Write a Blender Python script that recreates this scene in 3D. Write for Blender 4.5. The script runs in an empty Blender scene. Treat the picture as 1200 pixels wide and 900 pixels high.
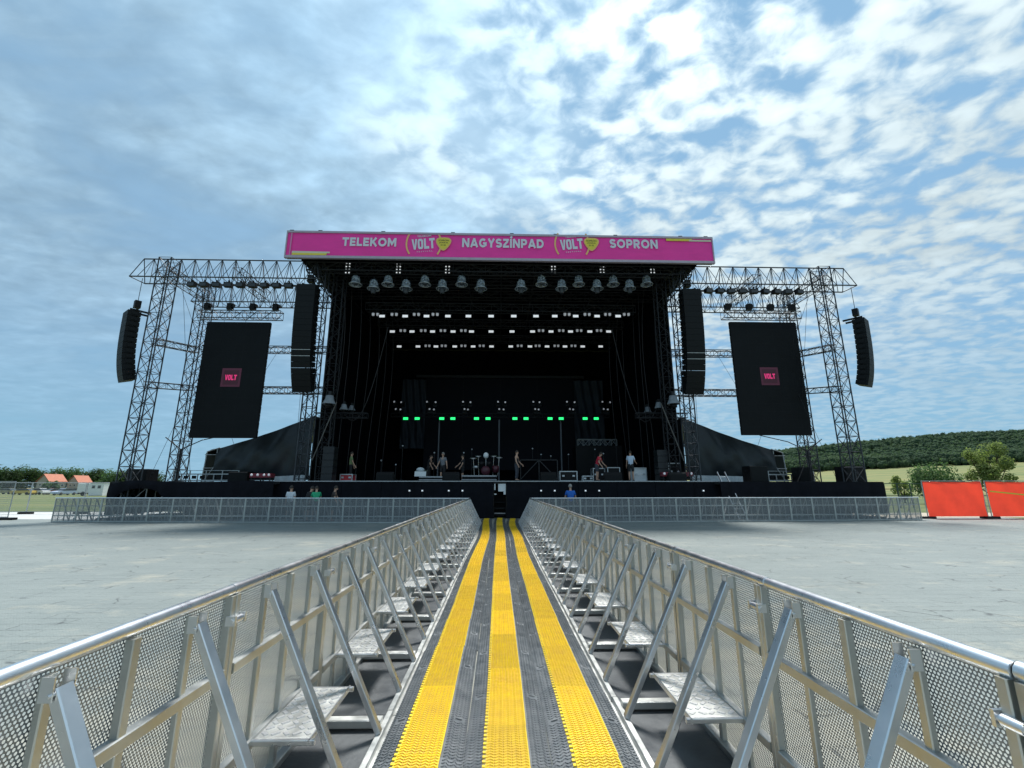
import bpy, math, random
from mathutils import Vector, Matrix, Euler
random.seed(7)
R = math.radians
SC = bpy.context.scene
COL = SC.collection
# ------------------------------------------------------------------ camera
F_PX, TH, PS, CAMX, CAMZ = 526.0, R(12.95), R(1.63), -0.065, 1.7
cam = bpy.data.cameras.new('camera'); cam.sensor_width = 36; cam.lens = 36 * F_PX / 1200
cam.clip_start = 0.05; cam.clip_end = 9000
co = bpy.data.objects.new('camera', cam); COL.objects.link(co)
co.location = (CAMX, 0, CAMZ); co.rotation_euler = (R(90) + TH, 0, -PS); SC.camera = co

def P(u, v, Y):
    """world point seen at photo pixel (u, v) at depth Y in front of the camera"""
    x = (u - 600) / F_PX; y = (450 - v) / F_PX
    d = Vector((math.sin(PS) * math.cos(TH) + x * math.cos(PS) - y * math.sin(PS) * math.sin(TH),
                math.cos(PS) * math.cos(TH) - x * math.sin(PS) - y * math.cos(PS) * math.sin(TH),
                math.sin(TH) + y * math.cos(TH)))
    s = Y / d.y
    return Vector((CAMX, 0, CAMZ)) + d * s

ORD = ['first', 'second', 'third', 'fourth', 'fifth', 'sixth', 'seventh', 'eighth', 'ninth', 'tenth', 'eleventh', 'twelfth',
       'thirteenth', 'fourteenth', 'fifteenth', 'sixteenth', 'seventeenth', 'eighteenth', 'nineteenth', 'twentieth',
       'twenty-first', 'twenty-second', 'twenty-third', 'twenty-fourth', 'twenty-fifth']

# ------------------------------------------------------------------ materials
def mat(name, col, rough=0.6, metal=0.0, var=0.0, vscale=8.0, bump=0.0, bscale=60.0, spec=0.5, stretch=(1, 1, 1), rnd=0.0, col2=None, coords='Object', emit=None, es=0.0, rvar=0.0):
    m = bpy.data.materials.new(name); m.use_nodes = True
    nt = m.node_tree; N = nt.nodes; L = nt.links
    b = N['Principled BSDF']
    b.inputs['Base Color'].default_value = (*col, 1); b.inputs['Roughness'].default_value = rough
    b.inputs['Metallic'].default_value = metal; b.inputs['Specular IOR Level'].default_value = spec
    if emit:
        b.inputs['Emission Color'].default_value = (*emit, 1); b.inputs['Emission Strength'].default_value = es
    if var or bump or rnd or col2 or rvar:
        tc = N.new('ShaderNodeTexCoord'); mp = N.new('ShaderNodeMapping'); mp.inputs['Scale'].default_value = stretch
        L.new(tc.outputs[coords], mp.inputs['Vector'])
        if rnd:
            oi = N.new('ShaderNodeObjectInfo'); va = N.new('ShaderNodeVectorMath'); va.operation = 'MULTIPLY_ADD'
            L.new(oi.outputs['Random'], va.inputs[0]); va.inputs[1].default_value = (37, 53, 71); L.new(tc.outputs[coords], va.inputs[2]); L.new(va.outputs[0], mp.inputs['Vector'])
        n = N.new('ShaderNodeTexNoise'); n.inputs['Scale'].default_value = vscale; n.inputs['Detail'].default_value = 6
        n.inputs['Roughness'].default_value = 0.65
        L.new(mp.outputs[0], n.inputs['Vector'])
        cr = N.new('ShaderNodeMapRange'); cr.inputs[1].default_value = 0.3; cr.inputs[2].default_value = 0.7
        L.new(n.outputs['Fac'], cr.inputs[0])
        mx = N.new('ShaderNodeMix'); mx.data_type = 'RGBA'
        c2 = col2 if col2 else tuple(c * (1 + var) for c in col)
        c1 = col if col2 else tuple(c * (1 - var) for c in col)
        mx.inputs[6].default_value = (*c1, 1); mx.inputs[7].default_value = (*c2, 1)
        L.new(cr.outputs[0], mx.inputs[0]); out = mx.outputs[2]
        if rnd:
            hs = N.new('ShaderNodeHueSaturation'); mr = N.new('ShaderNodeMapRange')
            mr.inputs[3].default_value = 1 - rnd; mr.inputs[4].default_value = 1 + rnd
            L.new(oi.outputs['Random'], mr.inputs[0]); L.new(mr.outputs[0], hs.inputs['Value']); L.new(out, hs.inputs['Color']); out = hs.outputs[0]
        L.new(out, b.inputs['Base Color'])
        if rvar:
            rr = N.new('ShaderNodeMapRange'); rr.inputs[3].default_value = max(0.03, rough - rvar); rr.inputs[4].default_value = rough + rvar
            L.new(cr.outputs[0], rr.inputs[0]); L.new(rr.outputs[0], b.inputs['Roughness'])
        if bump:
            n2 = N.new('ShaderNodeTexNoise'); n2.inputs['Scale'].default_value = bscale; n2.inputs['Detail'].default_value = 4
            L.new(mp.outputs[0], n2.inputs['Vector'])
            bp = N.new('ShaderNodeBump'); bp.inputs['Strength'].default_value = bump; bp.inputs['Distance'].default_value = 0.02
            L.new(n2.outputs['Fac'], bp.inputs['Height']); L.new(bp.outputs[0], b.inputs['Normal'])
    return m

def math_node(nt, op, a, b=None, c=None):
    n = nt.nodes.new('ShaderNodeMath'); n.operation = op
    for i, x in enumerate((a, b, c)):
        if x is None: continue
        if isinstance(x, (int, float)): n.inputs[i].default_value = x
        else: nt.links.new(x, n.inputs[i])
    return n.outputs[0]

def perforated(name, col, pitch, rad, metal=0.9, rough=0.42, square=False):
    m = bpy.data.materials.new(name); m.use_nodes = True; nt = m.node_tree; N = nt.nodes; L = nt.links
    b = N['Principled BSDF']; b.inputs['Base Color'].default_value = (*col, 1); b.inputs['Metallic'].default_value = metal; b.inputs['Roughness'].default_value = rough
    tc = N.new('ShaderNodeTexCoord'); sp = N.new('ShaderNodeSeparateXYZ'); L.new(tc.outputs['Object'], sp.inputs[0])
    M = lambda *a: math_node(nt, *a)
    if square:
        fu = M('ABSOLUTE', M('SUBTRACT', M('FRACT', M('DIVIDE', sp.outputs[0], pitch)), .5))
        fv = M('ABSOLUTE', M('SUBTRACT', M('FRACT', M('DIVIDE', sp.outputs[2], pitch * 1.6)), .5))
        hole = M('LESS_THAN', M('MAXIMUM', fu, fv), rad)
    else:
        v = M('DIVIDE', sp.outputs[2], pitch * .866); row = M('FLOOR', v)
        u = M('ADD', M('DIVIDE', sp.outputs[0], pitch), M('MULTIPLY', M('MODULO', M('ABSOLUTE', row), 2.0), .5))
        fu = M('SUBTRACT', M('FRACT', u), .5); fv = M('MULTIPLY', M('SUBTRACT', M('FRACT', v), .5), .866)
        d = M('SQRT', M('ADD', M('MULTIPLY', fu, fu), M('MULTIPLY', fv, fv)))
        hole = M('LESS_THAN', d, rad)
    tr = N.new('ShaderNodeBsdfTransparent'); mx = N.new('ShaderNodeMixShader')
    L.new(hole, mx.inputs[0]); L.new(b.outputs[0], mx.inputs[1]); L.new(tr.outputs[0], mx.inputs[2])
    # dull streaks on the metal
    n = N.new('ShaderNodeTexNoise'); n.inputs['Scale'].default_value = 5; n.inputs['Detail'].default_value = 5; L.new(tc.outputs['Object'], n.inputs['Vector'])
    rr = N.new('ShaderNodeMapRange'); rr.inputs[3].default_value = rough - .1; rr.inputs[4].default_value = rough + .15; L.new(n.outputs['Fac'], rr.inputs[0]); L.new(rr.outputs[0], b.inputs['Roughness'])
    L.new(mx.outputs[0], N['Material Output'].inputs['Surface'])
    return m

M = {}
M['alu'] = mat('aluminium', (.78, .79, .80), .30, 1.0, var=.05, vscale=6, rnd=.04, rvar=.05, bump=.015, bscale=70)
M['alu_dull'] = mat('dull_aluminium', (.52, .53, .51), .42, 1.0, var=.10, vscale=6, rnd=.05, rvar=.08, bump=.03, bscale=60)
M['perf'] = perforated('perforated_aluminium', (.27, .28, .285), .0148, .325, .7, .5)
M['rubber'] = mat('black_rubber_floor', (.034, .039, .044), .5, 0, col2=(.078, .086, .090), vscale=3.2, bump=.15, bscale=30, rnd=.1, rvar=.12)
M['ramp_black'] = mat('cable_ramp_black', (.085, .098, .108), .40, 0, col2=(.17, .18, .185), vscale=9, rnd=.12, bump=.1, bscale=80, rvar=.1)
M['ramp_yellow'] = mat('cable_ramp_yellow', (.86, .63, .018), .42, 0, col2=(.72, .47, .03), vscale=7, rnd=.13, bump=.08, bscale=80, rvar=.1)
M['ramp_plate'] = mat('cable_ramp_groove_shade_yellow', (.68, .45, .015), .5, 0, col2=(.46, .28, .03), vscale=9, rnd=.16, bump=.1, bscale=90, rvar=.1)  # darker yellow paints in the shade between tread bars, plus mottled dirt
M['black'] = mat('black_metal', (.006, .006, .007), .55, 0, var=.3, spec=.25)
M['steel_dark'] = mat('dark_steel', (.012, .013, .016), .6, .2, var=.3)
M['truss_dark'] = mat('dark_truss', (.045, .05, .058), .5, .45, var=.25)
M['fabric_black'] = mat('black_fabric', (.0022, .0023, .0036), .95, 0, var=.35, vscale=2.5, bump=.25, bscale=5, spec=.06)
M['tarp'] = mat('black_tarpaulin', (.014, .021, .026), .42, 0, var=.3, vscale=1.2, bump=.7, bscale=2.0, spec=.45, stretch=(1, 1, .45))
M['skirt'] = mat('black_skirt_cloth', (.006, .0065, .010), .85, 0, var=.4, vscale=1.6, bump=.3, bscale=3, spec=.15)
M['deck'] = mat('stage_deck_ply', (.014, .014, .016), .7, 0, var=.3)
M['trim'] = mat('grey_deck_edge', (.38, .39, .40), .5, .2, var=.2)
M['white'] = mat('white_plastic', (.75, .77, .78), .5, 0, var=.06)
M['white_cloth'] = mat('white_cloth', (.55, .60, .62), .8, 0, var=.15, bump=.2, bscale=6)
M['grille'] = mat('speaker_grille', (.006, .007, .008), .6, .0, var=.3, bump=.1, bscale=90, spec=.2)
M['pink'] = mat('pink_banner', (.86, .035, .34), .55, 0, var=.07, vscale=1.6, bump=.5, bscale=1.6, stretch=(.5, 1, 1.6))
M['pink_pale'] = mat('pale_pink_banner', (.62, .22, .42), .62, 0, var=.08)
M['lilac'] = mat('white_print', (.66, .66, .74), .6)
M['yellow_print'] = mat('yellow_print', (.72, .58, .06), .6, var=.06)
M['orange_print'] = mat('orange_print', (.80, .48, .18), .6)
M['dark_print'] = mat('dark_print', (.05, .05, .02), .6)
M['peach'] = mat('pale_print', (.62, .58, .45), .6)
M['silver_edge'] = mat('silver_edge', (.5, .52, .54), .4, .6, var=.15)
M['green_lamp'] = mat('green_lamp', (.1, .5, .25), .4, emit=(.02, 1, .22), es=.95)
M['white_lamp'] = mat('white_lamp', (.8, .8, .8), .3, emit=(.9, .94, 1), es=.36)
M['lamp_dim'] = mat('dim_lamp', (.6, .62, .66), .25, emit=(.85, .9, 1), es=.12)
M['led_off'] = mat('led_panel', (.0045, .0055, .007), .6, 0, var=.25, vscale=.7, spec=.18)
M['led_pink'] = mat('led_pink', (.3, .02, .08), .5, emit=(.75, .035, .19), es=.5)
M['led_pink_dim'] = mat('led_pink_dim', (.02, .006, .014), .5, emit=(.22, .025, .085), es=.10)
M['led_dim2'] = mat('led_pink_ground', (.012, .004, .007), .5, emit=(.10, .004, .03), es=.12)
M['red_metal'] = mat('red_paint', (.20, .014, .03), .45, 0, var=.2)
M['case'] = mat('flight_case', (.007, .0072, .008), .55, 0, var=.3, spec=.25)
M['red_fabric'] = mat('red_fence_fabric', (.93, .072, .05), .7, 0, var=.08, vscale=1.5, bump=.4, bscale=1.7)
M['concrete'] = mat('concrete', (.42, .43, .42), .85, 0, var=.15, vscale=2, bump=.2, bscale=40)
M['galv'] = mat('galvanised_steel', (.42, .44, .45), .45, .7, var=.15)
M['bark'] = mat('bark', (.07, .052, .035), .9, 0, var=.3, bump=.5, bscale=20)
M['leaf_dark'] = mat('dark_leaves', (.020, .040, .018), .8, 0, spec=.12, col2=(.050, .080, .030), vscale=.5)
M['leaf_mid'] = mat('mid_leaves', (.05, .095, .045), .8, 0, spec=.12, col2=(.085, .14, .06), vscale=1.2)
M['leaf_olive'] = mat('olive_leaves', (.12, .16, .05), .8, 0, spec=.12, col2=(.21, .25, .10), vscale=1.5)
def translucent(m, f=.42, gain=1.5):
    nt = m.node_tree; N = nt.nodes; L = nt.links; b = N['Principled BSDF']; src = b.inputs['Base Color'].links[0].from_socket
    t = N.new('ShaderNodeBsdfTranslucent'); g = N.new('ShaderNodeVectorMath'); g.operation = 'MULTIPLY'; g.inputs[1].default_value = (gain, gain * 1.1, gain * .7); L.new(src, g.inputs[0]); L.new(g.outputs[0], t.inputs['Color'])
    x = N.new('ShaderNodeMixShader'); x.inputs[0].default_value = f; L.new(b.outputs[0], x.inputs[1]); L.new(t.outputs[0], x.inputs[2]); L.new(x.outputs[0], N['Material Output'].inputs['Surface'])
for n_ in ('leaf_dark', 'leaf_mid', 'leaf_olive'): translucent(M[n_])
translucent(M['red_fabric'], .45, 1.0)
M['roof_tile'] = mat('red_roof_tiles', (.42, .15, .09), .8, 0, var=.15, vscale=1.2)
M['render_wall'] = mat('rendered_wall', (.38, .33, .27), .9, 0, var=.08)
M['glass_dark'] = mat('dark_glass', (.03, .035, .04), .08)
M['rubber_tyre'] = mat('tyre', (.02, .02, .02), .8)
M['skin'] = mat('skin', (.50, .30, .21), .55, 0, var=.06)
M['hair'] = mat('dark_hair', (.03, .022, .016), .7)
M['hair_grey'] = mat('grey_hair', (.28, .26, .24), .7)
def cloth(n, c): return mat(n, c, .85, 0, var=.12, vscale=12, bump=.3, bscale=14)
M['c_white'] = cloth('white_shirt', (.60, .64, .68)); M['c_green'] = cloth('green_shirt', (.02, .34, .16)); M['c_blue'] = cloth('blue_shirt', (.02, .13, .50))
M['c_red'] = cloth('red_shirt', (.50, .02, .045)); M['c_black'] = cloth('black_cloth', (.014, .014, .016)); M['c_grey'] = cloth('grey_shirt', (.16, .17, .19))
M['c_lime'] = cloth('dull_green_shirt', (.20, .27, .12)); M['c_denim'] = cloth('dark_denim', (.045, .05, .065)); M['c_pale'] = cloth('pale_blue_shirt', (.50, .60, .72)); M['c_brown'] = cloth('brown_shirt', (.06, .045, .04))
M['dome'] = None
def dome_mat():
    m = bpy.data.materials.new('clear_plastic_dome'); m.use_nodes = True; nt = m.node_tree; N = nt.nodes; L = nt.links
    b = N['Principled BSDF']; b.inputs['Base Color'].default_value = (.40, .46, .53, 1); b.inputs['Roughness'].default_value = .18
    tr = N.new('ShaderNodeBsdfTransparent'); mx = N.new('ShaderNodeMixShader')
    tc = N.new('ShaderNodeTexCoord'); n = N.new('ShaderNodeTexNoise'); n.inputs['Scale'].default_value = 6; n.inputs['Detail'].default_value = 3; L.new(tc.outputs['Object'], n.inputs['Vector'])
    mr = N.new('ShaderNodeMapRange'); mr.inputs[1].default_value = .35; mr.inputs[2].default_value = .65; mr.inputs[3].default_value = .22; mr.inputs[4].default_value = .75
    L.new(n.outputs['Fac'], mr.inputs[0]); L.new(mr.outputs[0], mx.inputs[0])
    L.new(tr.outputs[0], mx.inputs[1]); L.new(b.outputs[0], mx.inputs[2]); L.new(mx.outputs[0], N['Material Output'].inputs['Surface'])
    return m
M['dome'] = dome_mat()
M['wire_mesh'] = perforated('wire_fence_mesh', (.4, .42, .43), .06, .46, .6, .5, True)

# ------------------------------------------------------------------ mesh builder
class MB:
    def __init__(s): s.v = []; s.f = []; s.sm = []
    def add(s, vs, fs, smooth=False):
        o = len(s.v); s.v += [tuple(x) for x in vs]; s.f += [tuple(i + o for i in f) for f in fs]; s.sm += [smooth] * len(fs); return s
    def box(s, c, d, rot=None):
        x, y, z = d[0] / 2, d[1] / 2, d[2] / 2; c = Vector(c)
        vs = [Vector(p) for p in ((-x, -y, -z), (x, -y, -z), (x, y, -z), (-x, y, -z), (-x, -y, z), (x, -y, z), (x, y, z), (-x, y, z))]
        if rot: vs = [rot @ p for p in vs]
        return s.add([p + c for p in vs], [(0, 3, 2, 1), (4, 5, 6, 7), (0, 1, 5, 4), (1, 2, 6, 5), (2, 3, 7, 6), (3, 0, 4, 7)])
    def bbox(s, a, b):
        return s.box([(a[i] + b[i]) / 2 for i in range(3)], [abs(b[i] - a[i]) for i in range(3)])
    def cbox(s, c, d, ch=.006, rot=None):
        """box with chamfered long edges (8-sided section along its longest axis)"""
        ax = max(range(3), key=lambda i: d[i]); o = [i for i in range(3) if i != ax]
        a, b = d[o[0]] / 2, d[o[1]] / 2; ch = min(ch, a * .45, b * .45)
        sec = [(-a + ch, -b), (a - ch, -b), (a, -b + ch), (a, b - ch), (a - ch, b), (-a + ch, b), (-a, b - ch), (-a, -b + ch)]
        vs = []
        for e in (-d[ax] / 2, d[ax] / 2):
            for p, q in sec:
                w = [0, 0, 0]; w[ax] = e; w[o[0]] = p; w[o[1]] = q; w = Vector(w)
                if rot: w = rot @ w
                vs.append(w + Vector(c))
        fs = [(i, (i + 1) % 8, 8 + (i + 1) % 8, 8 + i) for i in range(8)] + [tuple(range(7, -1, -1)), tuple(range(8, 16))]
        return s.add(vs, fs)
    def beam(s, p0, p1, w, h, up=(0, 0, 1), ch=None):
        p0, p1 = Vector(p0), Vector(p1); d = p1 - p0; L = d.length; d.normalize(); up = Vector(up)
        if abs(d.dot(up)) > .98: up = Vector((0, 1, 0))
        x = d.cross(up).normalized(); z = x.cross(d)
        m = Matrix((x, d, z)).transposed()
        (s.cbox if ch else s.box)(*(((p0 + p1) / 2, (w, L, h)) + ((ch,) if ch else ())), rot=m); return s
    def tube(s, p0, p1, r, n=6, r2=None, caps=True, smooth=True):
        p0, p1 = Vector(p0), Vector(p1); d = (p1 - p0).normalized(); r2 = r if r2 is None else r2
        a = Vector((0, 0, 1)) if abs(d.z) < .9 else Vector((1, 0, 0)); x = d.cross(a).normalized(); y = d.cross(x)
        vs = []
        for p, q in ((p0, r), (p1, r2)):
            for i in range(n):
                t = 2 * math.pi * i / n; vs.append(p + x * math.cos(t) * q + y * math.sin(t) * q)
        s.add(vs, [(i, (i + 1) % n, n + (i + 1) % n, n + i) for i in range(n)], smooth)
        if caps: s.add(vs, [tuple(range(n - 1, -1, -1)), tuple(range(n, 2 * n))])
        return s
    def path(s, pts, r, n=5):
        for a, b in zip(pts, pts[1:]): s.tube(a, b, r, n)
        return s
    def lathe(s, prof, c=(0, 0, 0), n=16, smooth=True, rot=None):
        vs = []; c = Vector(c)
        for r, z in prof:
            for i in range(n):
                t = 2 * math.pi * i / n; p = Vector((r * math.cos(t), r * math.sin(t), z))
                if rot: p = rot @ p
                vs.append(p + c)
        fs = [(k * n + i, k * n + (i + 1) % n, (k + 1) * n + (i + 1) % n, (k + 1) * n + i) for k in range(len(prof) - 1) for i in range(n)]
        return s.add(vs, fs, smooth)
    def ball(s, c, r, n=8, sq=(1, 1, 1)):
        vs = []; c = Vector(c); m = max(4, n // 2 + 1)
        for k in range(m + 1):
            ph = math.pi * k / m
            for i in range(n):
                t = 2 * math.pi * i / n
                vs.append(c + Vector((r * sq[0] * math.sin(ph) * math.cos(t), r * sq[1] * math.sin(ph) * math.sin(t), r * sq[2] * math.cos(ph))))
        return s.add(vs, [(k * n + i, (k + 1) * n + i, (k + 1) * n + (i + 1) % n, k * n + (i + 1) % n) for k in range(m) for i in range(n)], True)
    def prism(s, poly, axis, a, b):
        """extrude 2-D polygon along axis ('x','y','z') from a to b"""
        def pt(p, e): return {'x': (e, p[0], p[1]), 'y': (p[0], e, p[1]), 'z': (p[0], p[1], e)}[axis]
        n = len(poly); vs = [pt(p, a) for p in poly] + [pt(p, b) for p in poly]
        return s.add(vs, [tuple(range(n)), tuple(range(2 * n - 1, n - 1, -1))] + [(i, n + i, n + (i + 1) % n, (i + 1) % n) for i in range(n)])
    def grid(s, fn, nu, nv, smooth=True):
        vs = [fn(i / nu, j / nv) for j in range(nv + 1) for i in range(nu + 1)]
        return s.add(vs, [(j * (nu + 1) + i, j * (nu + 1) + i + 1, (j + 1) * (nu + 1) + i + 1, (j + 1) * (nu + 1) + i) for j in range(nv) for i in range(nu)], smooth)
    def mesh(s, name, m):
        me = bpy.data.meshes.new(name); me.from_pydata(s.v, [], s.f); me.polygons.foreach_set('use_smooth', s.sm)
        if m: me.materials.append(M[m] if isinstance(m, str) else m)
        me.update(); return me
    def build(s, name, m, parent=None, loc=(0, 0, 0), rz=0):
        o = bpy.data.objects.new(name, s.mesh(name, m)); COL.objects.link(o)
        o.location = loc; o.rotation_euler = (0, 0, rz)
        if parent: o.parent = parent
        return o

def tag(o, label=None, cat=None, group=None, kind=None):
    if label: o['label'] = label
    if cat: o['category'] = cat
    if group: o['group'] = group
    if kind: o['kind'] = kind
    return o
def thing(name, loc, rz, label, cat, group=None):
    o = bpy.data.objects.new(name, None); COL.objects.link(o); o.location = loc; o.rotation_euler = (0, 0, rz); o.empty_display_size = .2
    return tag(o, label, cat, group)
def dup(root, loc, rz, label=None, scale=None):
    def cp(o, par):
        c = o.copy(); COL.objects.link(c)
        if par: c.parent = par
        for k in o.children: cp(k, c)
        return c
    c = cp(root, None); c.location = loc; c.rotation_euler = (0, 0, rz)
    if label: c['label'] = label
    if scale: c.scale = scale
    return c
class Proto:
    """first placement uses the prototype itself, later ones copies"""
    def __init__(s, root): s.root = root; s.used = False; s.base = tuple(root.scale)
    def put(s, loc, rz=0, label=None, scale=None):
        if not s.used:
            s.used = True; s.first = True; o = s.root; o.location = loc; o.rotation_euler = (0, 0, rz)
            if label: o['label'] = label
            if scale: o.scale = scale
            return o
        return dup(s.root, loc, rz, label, scale or s.base)

FONT = None
def text_geo(txt, size, bold=0.0, shear=0.0):
    cu = bpy.data.curves.new('lettering', 'FONT'); cu.body = txt; cu.size = size; cu.offset = bold * size; cu.align_x = 'CENTER'; cu.align_y = 'CENTER'; cu.resolution_u = 3; cu.shear = shear
    o = bpy.data.objects.new('lettering', cu); COL.objects.link(o)
    dg = bpy.context.evaluated_depsgraph_get(); me = bpy.data.meshes.new_from_object(o.evaluated_get(dg))
    vs = [v.co.copy() for v in me.vertices]; fs = [tuple(p.vertices) for p in me.polygons]
    bpy.data.objects.remove(o); bpy.data.curves.remove(cu); bpy.data.meshes.remove(me)
    return vs, fs
def ribbon(mb, pts, t, y, closed=False):
    n = len(pts); L_ = []; 
    for i, p in enumerate(pts):
        a = pts[(i - 1) % n] if (closed or i > 0) else p; b = pts[(i + 1) % n] if (closed or i < n - 1) else p
        d1 = Vector((p[0] - a[0], p[1] - a[1])); d2 = Vector((b[0] - p[0], b[1] - p[1]))
        d1 = d1.normalized() if d1.length else d2.normalized(); d2 = d2.normalized() if d2.length else d1
        nn = Vector((-(d1.y + d2.y), d1.x + d2.x)).normalized(); k = t / 2 / max(.5, nn.dot(Vector((-d1.y, d1.x))))
        L_.append((p[0] + nn.x * k, p[1] + nn.y * k, p[0] - nn.x * k, p[1] - nn.y * k))
    vs = []
    for q in L_: vs += [(q[0], y, q[1]), (q[2], y, q[3])]
    mb.add(vs, [(2 * i, 2 * i + 1, 2 * ((i + 1) % n) + 1, 2 * ((i + 1) % n)) for i in range(n if closed else n - 1)])
def arc(cx, cy, rx, ry, a0, a1, n=12): return [(cx + rx * math.cos(R(a0 + (a1 - a0) * k / n)), cy + ry * math.sin(R(a0 + (a1 - a0) * k / n))) for k in range(n + 1)]
def glyph(ch, t):
    h = t / 2
    if ch == 'T': return .82, [[(0, 1 - h), (.82, 1 - h)], [(.41, 0), (.41, 1 - t)]]
    if ch == 'E': return .72, [[(h, 0), (h, 1)], [(t, h), (.72, h)], [(t, .5), (.66, .5)], [(t, 1 - h), (.72, 1 - h)]]
    if ch == 'L': return .68, [[(h, 0), (h, 1)], [(t, h), (.68, h)]]
    if ch == 'K': return .88, [[(h, 0), (h, 1)], [(.2, .38), (.76, 1.0)], [(.36, .56), (.80, .0)]]
    if ch == 'O': return 1.06, [arc(.53, .5, .53 - h, .51 - h, 0, 360, 28)[:-1] + ['c']]
    if ch == 'M': return 1.08, [[(h, 0), (h, 1)], [(1.08 - h, 0), (1.08 - h, 1)], [(h * 1.1, .96), (.54, .30), (1.08 - h * 1.1, .96)]]
    if ch == 'N': return .94, [[(h, 0), (h, 1)], [(.94 - h, 0), (.94 - h, 1)], [(h, .98), (.94 - h, .02)]]
    if ch == 'A': return 1.0, [[(h * .8, 0), (.5, 1.0)], [(1 - h * .8, 0), (.5, 1.0)], [(.28, .28), (.72, .28)]]
    if ch == 'G': return 1.0, [arc(.51, .5, .51 - h, .51 - h, 48, 318, 22), [(.52, .46), (.99, .46)], [(.99 - h, .46), (.99 - h, .16)]]
    if ch == 'Y': return .92, [[(h * .8, 1), (.46, .44)], [(.92 - h * .8, 1), (.46, .44)], [(.46, 0), (.46, .5)]]
    if ch == 'S': return .80, [arc(.40, 1 - h - (.5 - h) / 2 + .01, .38 - h * .8, (.5 - h) / 2 + .005, 20, 270, 14) + arc(.40, h + (.5 - h) / 2 - .01, .40 - h * .8, (.5 - h) / 2 + .005, 90, -160, 14)[1:]]
    if ch == 'Z': return .80, [[(.03, 1 - h), (.78, 1 - h)], [(.0, h), (.80, h)], [(.66, 1 - t), (.14, t)]]
    if ch == 'Í': return .24, [[(.12, 0), (.12, 1)], [(.08, 1.08), (.26, 1.30)]]
    if ch == 'P': return .80, [[(h, 0), (h, 1)], [(t, 1 - h)] + arc(.46, .65, .34 - h, .35 - h, 90, -90, 10) + [(t, .30 + h)]]
    if ch == 'R': return .84, [[(h, 0), (h, 1)], [(t, 1 - h)] + arc(.46, .66, .34 - h, .34 - h, 90, -90, 10) + [(t, .32 + h)], [(.42, .36), (.72, .0)]]
    if ch == 'D': return .92, [[(h, 0), (h, 1)], [(t, 1 - h)] + arc(.42, .5, .50 - h, .5 - h, 90, -90, 14) + [(t, h)]]
def block_word(mb, txt, x0, x1, z0, z1, y, t=.25, gap=.13):
    ws = [glyph(c, t)[0] for c in txt]; tot = sum(ws) + gap * (len(txt) - 1); sx = (x1 - x0) / tot; sz = z1 - z0; x = 0; e = 0
    for c, w in zip(txt, ws):
        for st in glyph(c, t)[1]:
            cl = st[-1] == 'c'; pts = [p for p in st if p != 'c']; sub = MB(); ribbon(sub, pts, t, 0, cl); e += 1
            mb.add([(x0 + (x + p[0]) * sx, y - .0006 * (e % 5), z0 + p[2] * sz) for p in sub.v], sub.f)
        x += w + gap
def text_on(mb, txt, c, height, width, bold=.02, y=0, rot=0):
    """flat lettering facing -Y, fitted to width x height (metres) and centred on (x, z) = c"""
    vs, fs = text_geo(txt, 1, bold)
    x0, x1 = min(v.x for v in vs), max(v.x for v in vs); y0, y1 = min(v.y for v in vs), max(v.y for v in vs)
    sx, sy = width / (x1 - x0), height / (y1 - y0); cr, sr = math.cos(rot), math.sin(rot)
    out = []
    for v in vs:
        a = (v.x - (x0 + x1) / 2) * sx; b = (v.y - (y0 + y1) / 2) * sy
        out.append((c[0] + a * cr - b * sr, y, c[1] + a * sr + b * cr))
    mb.add(out, fs)

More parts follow.
